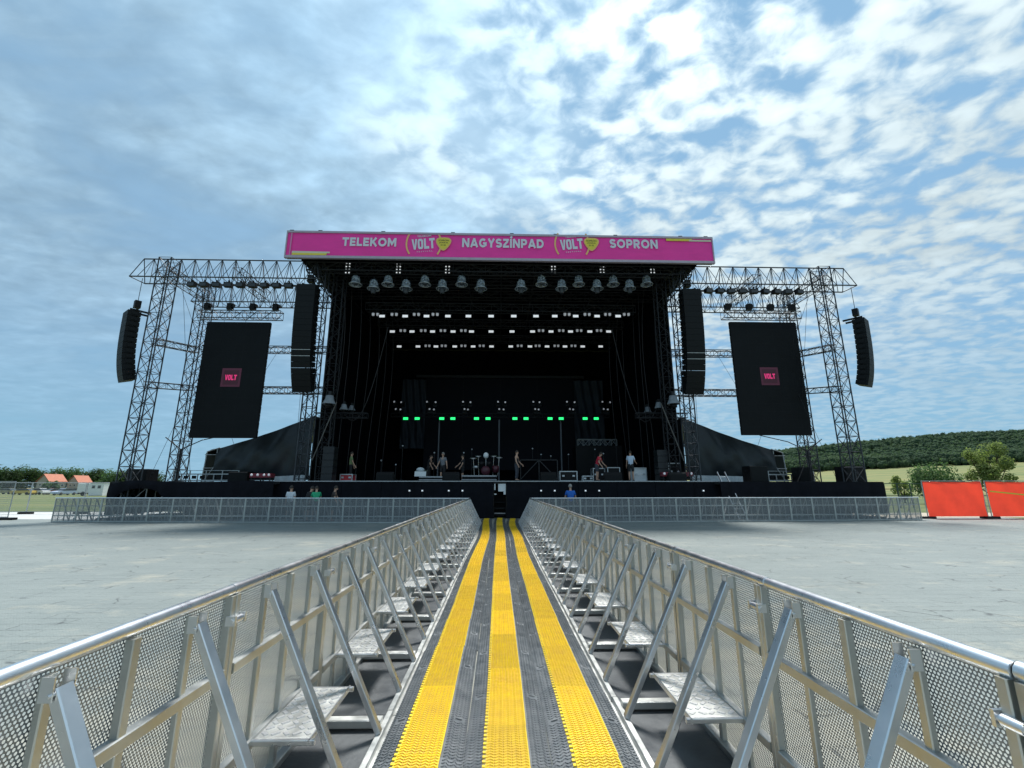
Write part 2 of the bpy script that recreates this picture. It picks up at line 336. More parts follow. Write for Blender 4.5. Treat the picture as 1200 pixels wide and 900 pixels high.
# ------------------------------------------------------------------ world and sun
SUN_EL, SUN_AZ = 65.0, 12.0
sd = Vector((math.sin(R(SUN_AZ)) * math.cos(R(SUN_EL)), math.cos(R(SUN_AZ)) * math.cos(R(SUN_EL)), math.sin(R(SUN_EL))))
def make_world():
    w = bpy.data.worlds.new('World'); SC.world = w; w.use_nodes = True; nt = w.node_tree; N = nt.nodes; L = nt.links
    bg = N['Background']; bg.inputs['Strength'].default_value = .081
    sky = N.new('ShaderNodeTexSky'); sky.sky_type = 'NISHITA'; sky.sun_disc = False; sky.sun_elevation = R(SUN_EL); sky.sun_rotation = R(SUN_AZ)
    sky.air_density = 1.0; sky.dust_density = .6; sky.ozone_density = 1.3
    Mn = lambda *a: math_node(nt, *a)
    tc = N.new('ShaderNodeTexCoord'); nm = N.new('ShaderNodeVectorMath'); nm.operation = 'NORMALIZE'; L.new(tc.outputs['Generated'], nm.inputs[0])
    sp = N.new('ShaderNodeSeparateXYZ'); L.new(nm.outputs[0], sp.inputs[0])
    zc = Mn('ADD', Mn('MAXIMUM', sp.outputs[2], 0.0), .13)
    px = Mn('DIVIDE', sp.outputs[0], zc); py = Mn('DIVIDE', sp.outputs[1], zc)
    cb = N.new('ShaderNodeCombineXYZ'); L.new(px, cb.inputs[0]); L.new(py, cb.inputs[1])
    def noise(scale, detail, rough, dist, loc, rot=0, st=(1, 1, 1)):
        mp = N.new('ShaderNodeMapping'); mp.inputs['Location'].default_value = (*loc, 0); mp.inputs['Rotation'].default_value = (0, 0, R(rot)); mp.inputs['Scale'].default_value = st
        L.new(cb.outputs[0], mp.inputs['Vector'])
        n = N.new('ShaderNodeTexNoise'); n.inputs['Scale'].default_value = scale; n.inputs['Detail'].default_value = detail; n.inputs['Roughness'].default_value = rough; n.inputs['Distortion'].default_value = dist
        L.new(mp.outputs[0], n.inputs['Vector']); return n.outputs['Fac']
    def smooth(x, a, b, lo=0.0, hi=1.0):
        m = N.new('ShaderNodeMapRange'); m.interpolation_type = 'SMOOTHSTEP'; L.new(x, m.inputs[0]); m.inputs[1].default_value = a; m.inputs[2].default_value = b; m.inputs[3].default_value = lo; m.inputs[4].default_value = hi; return m.outputs[0]
    A = noise(13.0, 6, .52, .3, (3.1, 1.7), 28, (1, 1.2, 1))
    B = noise(1.5, 3, .5, .2, (5.0, 2.0))
    C = noise(1.45, 6, .55, .5, (1.3, 8.2), -20, (1, 1.5, 1))
    D = noise(3.2, 5, .55, .6, (7.7, 3.3), 40, (1, 2.0, 1))
    # rounded altocumulus cells
    dn = N.new('ShaderNodeTexNoise'); dn.inputs['Scale'].default_value = 4.0; dn.inputs['Detail'].default_value = 4; L.new(cb.outputs[0], dn.inputs['Vector'])
    dv = N.new('ShaderNodeVectorMath'); dv.operation = 'MULTIPLY_ADD'; L.new(dn.outputs['Color'], dv.inputs[0]); dv.inputs[1].default_value = (.22, .22, 0); L.new(cb.outputs[0], dv.inputs[2])
    vm = N.new('ShaderNodeMapping'); vm.inputs['Rotation'].default_value = (0, 0, R(25)); vm.inputs['Scale'].default_value = (1, 1.35, 1); L.new(dv.outputs[0], vm.inputs['Vector'])
    vo = N.new('ShaderNodeTexVoronoi'); vo.feature = 'SMOOTH_F1'; vo.inputs['Scale'].default_value = 10.5; vo.inputs['Smoothness'].default_value = .35; L.new(vm.outputs[0], vo.inputs['Vector'])
    E = Mn('SUBTRACT', 1.0, vo.outputs['Distance'])
    cell = Mn('ADD', Mn('MULTIPLY', A, .72), Mn('MULTIPLY', E, .28))
    mR = smooth(Mn('ADD', px, Mn('MULTIPLY', Mn('SUBTRACT', B, .5), 1.6)), -.45, .30)
    dR = smooth(Mn('ADD', cell, Mn('MULTIPLY', Mn('SUBTRACT', B, .5), .20)), .34, .60)
    dL = smooth(Mn('ADD', Mn('MULTIPLY', C, .7), Mn('MULTIPLY', D, .3)), .30, .60, .25, 1.0)
    dens = Mn('ADD', Mn('MULTIPLY', dR, mR), Mn('MULTIPLY', dL, Mn('SUBTRACT', 1.0, mR)))
    shade = smooth(Mn('ADD', Mn('MULTIPLY', C, .6), Mn('MULTIPLY', D, .4)), .34, .64, .72, 1.25)
    hz = smooth(sp.outputs[2], .10, .42, .30, 1.0)
    dens = Mn('MULTIPLY', dens, hz)
    dot = N.new('ShaderNodeVectorMath'); dot.operation = 'DOT_PRODUCT'; L.new(nm.outputs[0], dot.inputs[0]); dot.inputs[1].default_value = sd
    g = Mn('MAXIMUM', dot.outputs['Value'], 0.0)
    glow = Mn('ADD', Mn('MULTIPLY', Mn('POWER', g, 5.0), 4.2), Mn('MULTIPLY', Mn('POWER', g, 16.0), 4.0))
    bright = Mn('MULTIPLY', Mn('ADD', Mn('MULTIPLY', Mn('ADD', 4.7, Mn('MULTIPLY', mR, 1.35)), Mn('ADD', Mn('MULTIPLY', shade, Mn('SUBTRACT', 1.0, Mn('MULTIPLY', mR, .6))), Mn('MULTIPLY', mR, .6))), glow), Mn('ADD', .62, Mn('MULTIPLY', cell, .70)))
    tint = N.new('ShaderNodeMix'); tint.data_type = 'RGBA'; L.new(mR, tint.inputs[0]); tint.inputs[6].default_value = (.56, .84, 1.08, 1); tint.inputs[7].default_value = (.79, .94, 1.0, 1)
    ccol = N.new('ShaderNodeVectorMath'); ccol.operation = 'SCALE'; L.new(tint.outputs[2], ccol.inputs[0]); L.new(bright, ccol.inputs['Scale'])
    # pale blue clear sky from the sky model, a little lifted
    sv = N.new('ShaderNodeVectorMath'); sv.operation = 'MULTIPLY'; L.new(sky.outputs[0], sv.inputs[0]); sv.inputs[1].default_value = SKY_MUL
    mn = N.new('ShaderNodeVectorMath'); mn.operation = 'MINIMUM'; L.new(sv.outputs[0], mn.inputs[0]); mn.inputs[1].default_value = (2.3, 4.1, 6.1)
    hm = N.new('ShaderNodeMix'); hm.data_type = 'RGBA'; L.new(smooth(sp.outputs[2], -.02, .36, .92, 0.0), hm.inputs[0]); L.new(mn.outputs[0], hm.inputs[6]); hm.inputs[7].default_value = (2.3, 4.3, 5.7, 1)
    mx = N.new('ShaderNodeMix'); mx.data_type = 'RGBA'; L.new(dens, mx.inputs[0]); L.new(hm.outputs[2], mx.inputs[6]); L.new(ccol.outputs[0], mx.inputs[7])
    L.new(mx.outputs[2], bg.inputs['Color'])
SKY_MUL = (2.1, 2.2, 1.9)
make_world()
sl = bpy.data.lights.new('sun', 'SUN'); sl.energy = 4.0; sl.angle = R(12.0); sl.color = (1, .975, .935)
so = bpy.data.objects.new('sun', sl); COL.objects.link(so); so.rotation_euler = sd.to_track_quat('Z', 'Y').to_euler(); so.location = (10, 60, 90)
SC.view_settings.view_transform = 'Standard'; SC.view_settings.look = 'None'; SC.view_settings.exposure = 0.62; SC.view_settings.gamma = 1
SC.cycles.use_denoising = True; SC.cycles.transparent_max_bounces = 16; SC.cycles.max_bounces = 6

# ------------------------------------------------------------------ ground
def ground_mat():
    m = bpy.data.materials.new('field_grass'); m.use_nodes = True; nt = m.node_tree; N = nt.nodes; L = nt.links; b = N['Principled BSDF']; b.inputs['Roughness'].default_value = .95
    tc = N.new('ShaderNodeTexCoord')
    n = N.new('ShaderNodeTexNoise'); n.inputs['Scale'].default_value = .06; n.inputs['Detail'].default_value = 8; n.inputs['Roughness'].default_value = .7
    mp = N.new('ShaderNodeMapping'); mp.inputs['Scale'].default_value = (.5, 2, 1); L.new(tc.outputs['Object'], mp.inputs['Vector']); L.new(mp.outputs[0], n.inputs['Vector'])
    cr = N.new('ShaderNodeValToRGB'); e = cr.color_ramp.elements; e[0].position = .36; e[0].color = (.055, .082, .02, 1); e[1].position = .66; e[1].color = (.17, .15, .055, 1)
    k = e.new(.5); k.color = (.09, .115, .03, 1)
    L.new(n.outputs['Fac'], cr.inputs[0]); L.new(cr.outputs[0], b.inputs['Base Color'])
    return m
M['grass'] = ground_mat()
def sheet(name, x0, x1, y0, y1, z, m, nu=1, nv=1):
    return tag(MB().grid(lambda a, b: (x0 + (x1 - x0) * a, y0 + (y1 - y0) * b, z), nu, nv, False).build(name, m), kind='structure')
sheet('ground', -3000, 3000, -300, 5000, 0, 'grass', 8, 8)

def floor_mat():
    m = bpy.data.materials.new('event_flooring'); m.use_nodes = True; nt = m.node_tree; N = nt.nodes; L = nt.links; b = N['Principled BSDF']
    tc = N.new('ShaderNodeTexCoord'); Mn = lambda *a: math_node(nt, *a)
    def noise(sc, det, st=(1, 1, 1), rough=.6):
        mp = N.new('ShaderNodeMapping'); mp.inputs['Scale'].default_value = st; L.new(tc.outputs['Object'], mp.inputs['Vector'])
        n = N.new('ShaderNodeTexNoise'); n.inputs['Scale'].default_value = sc; n.inputs['Detail'].default_value = det; n.inputs['Roughness'].default_value = rough; L.new(mp.outputs[0], n.inputs['Vector']); return n.outputs['Fac']
    big = noise(.22, 6, (.6, 1.4, 1)); mid = noise(1.4, 7, (.5, 1.6, 1), .7); fine = noise(20, 8, (.6, 1.5, 1), .8)
    cr = N.new('ShaderNodeValToRGB'); e = cr.color_ramp.elements; e[0].position = .32; e[0].color = (.130, .156, .153, 1); e[1].position = .70; e[1].color = (.252, .280, .266, 1)
    L.new(Mn('ADD', Mn('MULTIPLY', big, .30), Mn('ADD', Mn('MULTIPLY', mid, .25), Mn('MULTIPLY', fine, .45))), cr.inputs[0])
    # sand trodden along the walkway
    sp = N.new('ShaderNodeSeparateXYZ'); L.new(tc.outputs['Object'], sp.inputs[0])
    near = N.new('ShaderNodeMapRange'); near.inputs[1].default_value = 5; near.inputs[2].default_value = 1.8; L.new(Mn('ABSOLUTE', sp.outputs[0]), near.inputs[0])
    snd = N.new('ShaderNodeMapRange'); snd.inputs[1].default_value = .54; snd.inputs[2].default_value = .72; L.new(Mn('ADD', noise(.9, 6, (.7, 1, 1), .75), Mn('MULTIPLY', near.outputs[0], .2)), snd.inputs[0])
    mx = N.new('ShaderNodeMix'); mx.data_type = 'RGBA'; L.new(Mn('MULTIPLY', snd.outputs[0], .6), mx.inputs[0]); L.new(cr.outputs[0], mx.inputs[6]); mx.inputs[7].default_value = (.38, .36, .29, 1)
    # tile seams: wavy dashes
    wob = N.new('ShaderNodeVectorMath'); wob.operation = 'MULTIPLY_ADD'; nz = N.new('ShaderNodeTexNoise'); nz.inputs['Scale'].default_value = 5; nz.inputs['Detail'].default_value = 5; L.new(tc.outputs['Object'], nz.inputs['Vector']); L.new(nz.outputs['Color'], wob.inputs[0]); wob.inputs[1].default_value = (.16, .16, 0); L.new(tc.outputs['Object'], wob.inputs[2])
    bk = N.new('ShaderNodeTexBrick'); bk.inputs['Scale'].default_value = 1; bk.inputs['Brick Width'].default_value = 1.0; bk.inputs['Row Height'].default_value = .25; bk.inputs['Mortar Size'].default_value = .011; bk.inputs['Mortar Smooth'].default_value = .3
    bk.inputs['Color1'].default_value = (1, 1, 1, 1); bk.inputs['Color2'].default_value = (.90, .91, .92, 1); bk.inputs['Mortar'].default_value = (.42, .43, .44, 1); L.new(wob.outputs[0], bk.inputs['Vector'])
    ml = N.new('ShaderNodeMix'); ml.data_type = 'RGBA'; ml.blend_type = 'MULTIPLY'
    brk = N.new('ShaderNodeMapRange'); brk.inputs[1].default_value = .48; brk.inputs[2].default_value = .72; brk.inputs[3].default_value = .05; brk.inputs[4].default_value = 1.0; L.new(noise(1.1, 4), brk.inputs[0])
    L.new(brk.outputs[0], ml.inputs[0]); L.new(mx.outputs[2], ml.inputs[6]); L.new(bk.outputs['Color'], ml.inputs[7])
    L.new(ml.outputs[2], b.inputs['Base Color']); b.inputs['Roughness'].default_value = .62; b.inputs['Specular IOR Level'].default_value = .35
    # fine ribs
    wv = N.new('ShaderNodeTexChecker'); wv.inputs['Scale'].default_value = 36; mp = N.new('ShaderNodeMapping'); mp.inputs['Rotation'].default_value = (0, 0, R(45)); L.new(tc.outputs['Object'], mp.inputs['Vector']); L.new(mp.outputs[0], wv.inputs['Vector'])
    # short dark cracks and creases
    vo = N.new('ShaderNodeTexVoronoi'); vo.feature = 'DISTANCE_TO_EDGE'; vo.inputs['Scale'].default_value = 1.5; L.new(wob.outputs[0], vo.inputs['Vector'])
    ck = N.new('ShaderNodeMapRange'); ck.inputs[1].default_value = .028; ck.inputs[2].default_value = .008; L.new(vo.outputs['Distance'], ck.inputs[0])
    ckm = N.new('ShaderNodeMapRange'); ckm.inputs[1].default_value = .54; ckm.inputs[2].default_value = .60; L.new(noise(1.9, 5, (.6, 1, 1)), ckm.inputs[0])
    cm = N.new('ShaderNodeMix'); cm.data_type = 'RGBA'; L.new(Mn('MULTIPLY', Mn('MULTIPLY', ck.outputs[0], ckm.outputs[0]), .75), cm.inputs[0]); L.new(ml.outputs[2], cm.inputs[6]); cm.inputs[7].default_value = (.05, .058, .06, 1); L.new(cm.outputs[2], b.inputs['Base Color'])
    h = Mn('ADD', Mn('MULTIPLY', wv.outputs['Fac'], .5), Mn('ADD', Mn('MULTIPLY', bk.outputs['Fac'], -.6), Mn('MULTIPLY', mid, 1.6)))
    bp = N.new('ShaderNodeBump'); bp.inputs['Strength'].default_value = .6; bp.inputs['Distance'].default_value = .03; L.new(h, bp.inputs['Height']); L.new(bp.outputs[0], b.inputs['Normal'])
    return m
M['flooring'] = floor_mat()
sheet('event_floor', -27.5, 29, -14, 26.2, .004, 'flooring', 1, 1)
sheet('concrete_path', -70, -22, 26.2, 33.5, .004, 'concrete', 1, 1)
sheet('gravel_path', 22, 70, 26.2, 31, .004, mat('gravel', (.36, .32, .25), .95, 0, var=.2, vscale=3), 1, 1)

# ------------------------------------------------------------------ crowd barriers
BL = 1.32
def make_barrier(bx):
    t = thing('crowd_barrier', (0, 0, 0), 0, 'perforated aluminium crowd barrier panel', 'crowd barrier', 'crowd barrier panels along walkway and pit')
    L = BL
    m = MB(); m.tube((.0015, 0, 1.172), (L - .0015, 0, 1.172), .0275, 14)
    m.tube((L - .06, 0, 1.172), (L - .003, 0, 1.172), .0305, 12)
    m.build('top_rail', 'alu', t)
    m = MB(); m.add([(.03, 0, .06), (L - .03, 0, .06), (L - .03, 0, 1.15), (.03, 0, 1.15)], [(0, 1, 2, 3)]); m.build('perforated_sheet', 'perf', t)
    for x in (.022, L - .022): MB().cbox((x, .012, .58), (.036, .05, 1.14), .004).build('end_post', 'alu_dull', t)
    MB().cbox((L / 2, .021, .59), (.042, .035, 1.10), .004).build('upright', 'alu_dull', t)
    for x in (.3275, .9825): MB().cbox((x, .0165, .59), (.036, .026, 1.09), .004).build('upright', 'alu_dull', t)
    for z in (.79, .315): MB().cbox((L / 2, .0225, z), (L - .085, .044, .05), .004).build('cross_rail', 'alu_dull', t)
    for x in (.3275, .9825):
        m = MB(); m.beam((x, .056, 1.10), (x, .585, .055), .058, .036, (0, 1, 0), .004)
        for s in (-.036, .036): m.box((x + s, .05, 1.105), (.005, .04, .07))
        m.tube((x - .046, .062, 1.088), (x + .046, .062, 1.088), .007, 6)
        m.build('brace', 'alu', t)
    s = thing_child('step', t)
    sx = L / 2
    m = MB(); m.box((sx, .205, .335), (.64, .30, .006)); m.build('tread', 'alu_dull', s)
    m = MB()
    for i in range(10):
        for j in range(5):
            a = R(45) if (i + j) % 2 else R(-45)
            m.box((sx - .28 + i * .062, .085 + j * .06, .3395), (.044, .022, .004), Matrix.Rotation(a, 3, 'Z'))
    m.build('tread_pattern', mat_once('tread_bars'), s)
    m = MB()
    m.cbox((sx, .360, .325), (.70, .010, .032), .003); m.cbox((sx, .048, .315), (.64, .010, .03), .003)
    for x in (sx - .335, sx + .335): m.cbox((x, .21, .322), (.026, .36, .028), .004)
    m.build('tread_frame', 'alu', s)
    m = MB()
    m.cbox((L / 2, .03, .035), (L - .008, .06, .05), .005); m.cbox((L / 2, .588, .031), (L - .008, .046, .042), .005)
    m.box((L / 2, .612, .013), (L - .008, .05, .008))
    m.cbox((bx, .31, .062), (.075, .52, .055), .006)
    m.box((bx, .075, .15), (.05, .03, .14))
    m.build('base_frame', 'alu_dull', t)
    m = MB(); m.box((L / 2, .31, .014), (L - .006, .50, .012)); m.build('floor_plate', 'rubber', t)
    m = MB(); m.tube((L - .06, .052, 1.035), (L + .06, .052, 1.035), .012, 8); m.tube((L - .03, .052, 1.035), (L + .03, .052, 1.035), .019, 8); m.box((L - .045, .045, 1.035), (.012, .05, .045)); m.box((L + .045, .045, 1.035), (.012, .05, .045)); m.build('clamp', 'alu', t)
    return t
def thing_child(name, parent):
    o = bpy.data.objects.new(name, None); COL.objects.link(o); o.parent = parent; o.empty_display_size = .1; return o
def mat_once2(n, c):
    if n not in M: M[n] = mat(n, c, .8, 0, var=.2)
    return n
def mat_once(n):
    if n not in M: M[n] = mat(n, (.86, .86, .86), .35, 1.0, var=.1)
    return n
bar = Proto(make_barrier(BL - .15)); barl = Proto(make_barrier(.2))
LY0, RY0 = 1.26, .11
for k in range(16):
    barl.put((-1.465 + random.uniform(-.006, .006), LY0 + BL * (k + 1), 0), R(-90 + random.uniform(-.25, .25)), 'perforated aluminium crowd barrier, %s from the camera along the walkway\'s left side' % ORD[k])
for k in range(17):
    bar.put((1.465 + random.uniform(-.006, .006), RY0 + BL * k, 0), R(90 + random.uniform(-.25, .25)), 'perforated aluminium crowd barrier, %s from the camera along the walkway\'s right side' % ORD[k])
BS = 1.23 / BL
aL, aR = R(-4.2), R(4.2)
for k in range(17):
    d = 1.23 * (k + 1); x = -1.50 - d * math.cos(aL); y = 22.42 + d * math.sin(-aL)
    bar.put((x, y, 0), aL, 'pale barrier panel fronting the pit, %s to the left of the walkway' % ORD[k], (BS, 1, 1))
for k in range(17):
    d = 1.23 * k; x = 1.50 + d * math.cos(aR); y = 22.60 + d * math.sin(aR)
    bar.put((x, y, 0), aR, 'pale barrier panel fronting the pit, %s to the right of the walkway' % ORD[k], (BS, 1, 1))

# ------------------------------------------------------------------ cable ramps
def make_ramp():
    t = thing('cable_ramp', (0, 0, 0), 0, 'yellow lidded cable ramp', 'cable ramp', 'yellow lidded cable ramps down the walkway')
    L = 1.0; W = .2785; lw = .139; h = .052
    m = MB(); m.prism([(-W + .001, .0), (-W + .001, .012), (-lw - .004, h - .006), (lw + .004, h - .006), (W - .001, .012), (W - .001, 0)], 'y', .0015, L - .0015)
    # tread dashes on the two sloping sides
    sl = math.atan2(h - .018, W - lw - .005)
    for sgn in (-1, 1):
        for i in range(5):
            x = lw + .022 + i * .026
            z = (h - .006) - (x - lw - .004) * math.tan(sl) + .0005
            for j in range(30):
                a = R(38) if (i + j * 0) % 2 else R(-38)
                if 13 < j < 16 and i in (1, 2, 3): continue
                m.box((sgn * x, .018 + j * .033, z), (.008, .027, .010), Matrix.Rotation(sgn * sl, 3, 'Y') @ Matrix.Rotation(a, 3, 'Z'))
        m.box((sgn * (lw + .07), .5, .036), (.05, .012, .004), Matrix.Rotation(sgn * sl, 3, 'Y'))
    m.build('ramp_body', 'ramp_black', t)
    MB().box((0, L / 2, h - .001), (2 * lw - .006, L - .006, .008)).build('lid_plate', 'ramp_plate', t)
    m = MB()
    for sx in (-1, 1): m.box((sx * (lw - .006), L / 2, h + .0035), (.006, L - .008, .005))
    for e in (.006, L - .006): m.box((0, e, h + .003), (2 * lw - .02, .005, .004))
    nx = 10
    for i in range(nx):
        x = -lw + .017 + i * (2 * lw - .034) / (nx - 1)
        for j in range(34):
            m.box((x, .020 + j * .0295 + (.0147 if i % 2 else 0) * 0, h + .0045), (.0075, .0265, .010), Matrix.Rotation(R(48) if i % 2 else R(-48), 3, 'Z'))
    for j in range(20): m.box((-lw - .008, .025 + j * .05, h - .004), (.018, .024, .010))
    m.build('lid_tread', 'ramp_yellow', t)
    return t
rp = Proto(make_ramp())
def wig(y, lane):
    f = max(0, (y - 17.5) / 6)
    return lane * .10 * min(f, 1.2) ** 2 + .04 * math.sin(y * .5) * min(1, max(0, y - 8) / 8) * (1 if lane else .5)
for lane, nm in ((-1, 'left'), (0, 'middle'), (1, 'right')):
    for k in range(23):
        y = 2.28 + k * 1.0 + (.0, .36, -.04)[lane + 1]
        if y + 1 > 25.75: continue
        x0 = lane * .557 + wig(y, lane); x1 = lane * .557 + wig(y + 1, lane)
        rp.put((x0 + random.uniform(-.004, .004), y, .005), -math.atan2(x1 - x0, 1) + R(random.uniform(-.25, .25)), 'yellow-lidded black cable ramp, %s from the camera in the %s lane' % (ORD[k], nm))

# ------------------------------------------------------------------ lattice helpers
def lattice(mb, a, b, w, h, bays, rc=.035, rd=.02, shape='box', up=(0, 0, 1), xbr=True):
    """truss from a to b; w across, h along up"""
    a, b = Vector(a), Vector(b); d = (b - a).normalized(); up = Vector(up); x = d.cross(up).normalized(); z = x.cross(d)
    if shape == 'box': cs = [x * (-w / 2) + z * (-h / 2), x * (w / 2) + z * (-h / 2), x * (w / 2) + z * (h / 2), x * (-w / 2) + z * (h / 2)]
    else: cs = [x * (-w / 2) + z * (-h / 2), x * (w / 2) + z * (-h / 2), z * (h / 2)]
    n = len(cs)
    for c in cs: mb.tube(a + c, b + c, rc, 6, caps=False)
    for k in range(bays + 1):
        p = a + (b - a) * (k / bays)
        for i in range(n): mb.tube(p + cs[i], p + cs[(i + 1) % n], rd, 4, caps=False)
        if k < bays:
            q = a + (b - a) * ((k + 1) / bays); mid = (p + q) / 2
            for i in range(n):
                j = (i + 1) % n
                if xbr == 'x': mb.tube(p + cs[i], q + cs[j], rd, 4, caps=False); mb.tube(p + cs[j], q + cs[i], rd, 4, caps=False)
                elif xbr == 'v': mb.tube(p + cs[i], mid + cs[j], rd, 4, caps=False); mb.tube(mid + cs[j], q + cs[i], rd, 4, caps=False)
                else:
                    if (k + i) % 2: i, j = j, i
                    mb.tube(p + cs[i], q + cs[j], rd, 4, caps=False)
    return mb

DZ = 2.05      # stage deck height
SF = 25.8      # stage front
for S, side, so_ in ((-1, 'left', 'right'), (1, 'right', 'left')):
    # towers
    for yy, wh in ((25.75, 'front'), (29.4, 'rear')):
        t = thing('lattice_tower', (S * 20.35, yy, 0), 0, 'dark lattice tower, the %s one of the two on the %s wing' % (wh, side), 'lattice tower', 'lattice towers carrying the side trusses')
        m = MB(); lattice(m, (0, 0, .12), (0, 0, 15.3), .74, .74, 17, .036, .019, 'box', (0, 1, 0), 'x'); m.build('lattice', 'truss_dark', t)
        m = MB(); m.box((0, 0, .06), (1.5, 1.5, .12)); m.build('base_plate', 'steel_dark', t)
    # long top trusses
    for yy, wh in ((25.75, 'front'), (29.4, 'rear')):
        x_end = 22.1 if wh == 'front' else 20.9
        m = MB(); z0, z1 = 13.95, 15.35
        for zz, dy, xe in ((z0, -.5, x_end + .05), (z0, .5, x_end - .1), (z1, 0, x_end - .2)):
            m.tube((S * 10.9, dy, zz), (S * xe, dy, zz), .04, 6, caps=False)
        n = 13; x0 = 11.0
        for k in range(n):
            xa = x0 + (x_end - .4 - x0) * k / n; xb = x0 + (x_end - .4 - x0) * (k + 1) / n; xm = (xa + xb) / 2
            for dy in (-.5, .5):
                m.tube((S * xa, dy, z0), (S * xm, 0, z1), .022, 4, caps=False); m.tube((S * xm, 0, z1), (S * xb, dy, z0), .022, 4, caps=False)
                m.tube((S * xm, dy, z0), (S * xm, 0, z1), .016, 4, caps=False)
            m.tube((S * xa, -.5, z0), (S * xb, .5, z0), .02, 4, caps=False); m.tube((S * xa, -.5, z0), (S * xa, .5, z0), .02, 4, caps=False)
        m.tube((S * (x_end + .05), -.5, z0), (S * (x_end - .2), 0, z1), .03, 4); m.tube((S * (x_end + .05), -.5, z0), (S * (x_end - .1), .5, z0), .03, 4); m.tube((S * (x_end - .1), .5, z0), (S * (x_end - .2), 0, z1), .03, 4)
        tag(m.build('roof_truss', 'truss_dark', None, (0, yy, 0)), 'long dark triangular truss over the %s wing, the %s of the pair' % (side, wh), 'truss', 'trusses over the stage wings')
    # fore-aft trusses
    for xx, zz, nm, hh in ((20.35, 14.5, 'outer top', .7), (16.2, 14.5, 'inner top', .7), (20.35, 10.4, 'middle', .38), (20.35, 7.8, 'lower', .34)):
        m = MB(); dz = .6 if hh < .7 else 0; lattice(m, (0, 0, -.35 if dz else 0), (0, 3.65, dz - .35 if dz else 0), .36 if dz else .5, hh, 6, .026, .014, 'box')
        tag(m.build('cross_truss', 'truss_dark', None, (S * xx, 25.75, zz)), 'short dark cross truss, %s one running back on the %s wing' % (nm, side), 'truss', 'short cross trusses of the wings')
    for zz, nm in ((10.75, 'upper'), (7.95, 'lower')):
        m = MB(); lattice(m, (S * -20.0 * -1, 0, 0), (S * 11.3, 0, 0), .4, .42, 18, .03, .016, 'box')
        tag(m.build('tie_truss', 'truss_dark', None, (0, 29.5, zz)), 'thin horizontal truss behind the %s screen, the %s of two' % (side, nm), 'truss', 'tie trusses behind the side screens')
    # guy wires
    m = MB()
    for a, b in (((22.6, 14, 25.6), None), ):
        pass
    for (xa, ya, za, xb, yb, zb) in ((20.0, 25.9, 14.6, 17.2, 31.5, 2.3), (18.4, 29.4, 14.2, 19.6, 26.2, 2.2), (17.0, 29.4, 14, 19.4, 27.5, 2.2), (15.0, 29.4, 10.6, 18.0, 30.5, 6.0), (13.2, 29.4, 7.8, 13.2, 29.6, 4.6), (19.4, 25.8, 14, 19.2, 29, 2.2)):
        m.tube((S * xa, ya, za), (S * xb, yb, zb), .012, 4)
    tag(m.build('guy_wires', 'steel_dark'), 'thin steel guy wires bracing the towers of the %s wing' % side, 'guy wires')
    # floodlights under the front truss
    for k in range(9):
        x = 12.9 + k * .72
        t = thing('floodlight', (S * x, 25.6, 13.62), R(random.uniform(-12, 12)), 'small dark floodlight under the %s front truss, %s out from the stage' % (side, ORD[k]), 'floodlight', 'floodlights under the wing trusses')
        MB().box((0, 0, 0), (.46, .26, .28)).box((0, .02, .2), (.08, .08, .22)).build('housing', 'black', t)
        MB().box((0, -.135, -.02), (.38, .012, .2)).build('lens', 'glass_dark', t)
    # ---------------- side screen
    sx = S * 16.25; 
    pl, pr = P(243, 377, 27.6), P(317, 377, 27.6); pb = P(222, 513, 27.6)
    if S > 0: pl, pr, pb = P(855, 377, 27.6), P(932, 377, 27.6), P(947, 510, 27.6)
    xm, w_, zt, zb = (pl.x + pr.x) / 2, pr.x - pl.x, pl.z, pb.z
    t = thing('video_screen', (xm, 27.6, zb), 0, 'tall black video screen with small pink logo hung on the %s wing' % side, 'video screen', 'tall video screens beside the stage')
    m = MB(); H = zt - zb
    m.box((0, .09, H / 2), (w_, .16, H))
    # fine staggered edge of the panel stack
    for i in range(15):
        for q in (-1, 1): m.box((q * (w_ / 2 + .012), .09, H * (i + .5) / 15), (.03, .13, H / 15 - .06))
    m.build('panel_stack', 'led_off', t)
    m = MB()
    for i in range(1, 15): m.box((0, .0095, H * i / 15), (w_ - .01, .002, .007))
    for i in range(1, 8): m.box((-w_ / 2 + w_ * i / 8, .0095, H / 2), (.007, .002, H - .01))
    m.build('panel_seams', 'black', t)
    zc_ = H * .5 + .05
    MB().box((.15 * -S * 0, .006, zc_), (1.18, .004, 1.18)).build('logo_square', 'led_pink_dim', t)
    MB().box((0, .002, zc_), (.92, .004, .92)).build('logo_field', 'led_dim2', t)
    m = MB(); volt(m, (0, zc_), .74, .36, -.003, 0) if 'volt' in globals() else None
    if 'volt' in globals(): m.build('logo_lettering', 'led_pink', t)
    # screen header truss with hoists
    m = MB(); lattice(m, (-2.6, 0, 0), (2.6, 0, 0), .45, .5, 11, .03, .017, 'box')
    tag(m.build('header_truss', 'truss_dark', None, (xm, 27.7, zt + .5)), 'short dark truss carrying the %s video screen' % side, 'truss', 'header trusses over the screens')
    for k in range(4):
        x = xm - 2.2 + k * 1.45
        t = thing('chain_hoist', (x, 27.7, zt + .82), 0, 'black chain hoist over the %s screen, %s from left' % (side, ORD[k]), 'chain hoist', 'chain hoists over the screens')
        MB().box((0, 0, .25), (.3, .3, .42)).box((.17, 0, .32), (.16, .22, .2)).build('hoist_body', 'black', t)
        MB().tube((0, 0, .44), (0, 0, 1.1), .016, 4).build('chain', 'steel_dark', t)

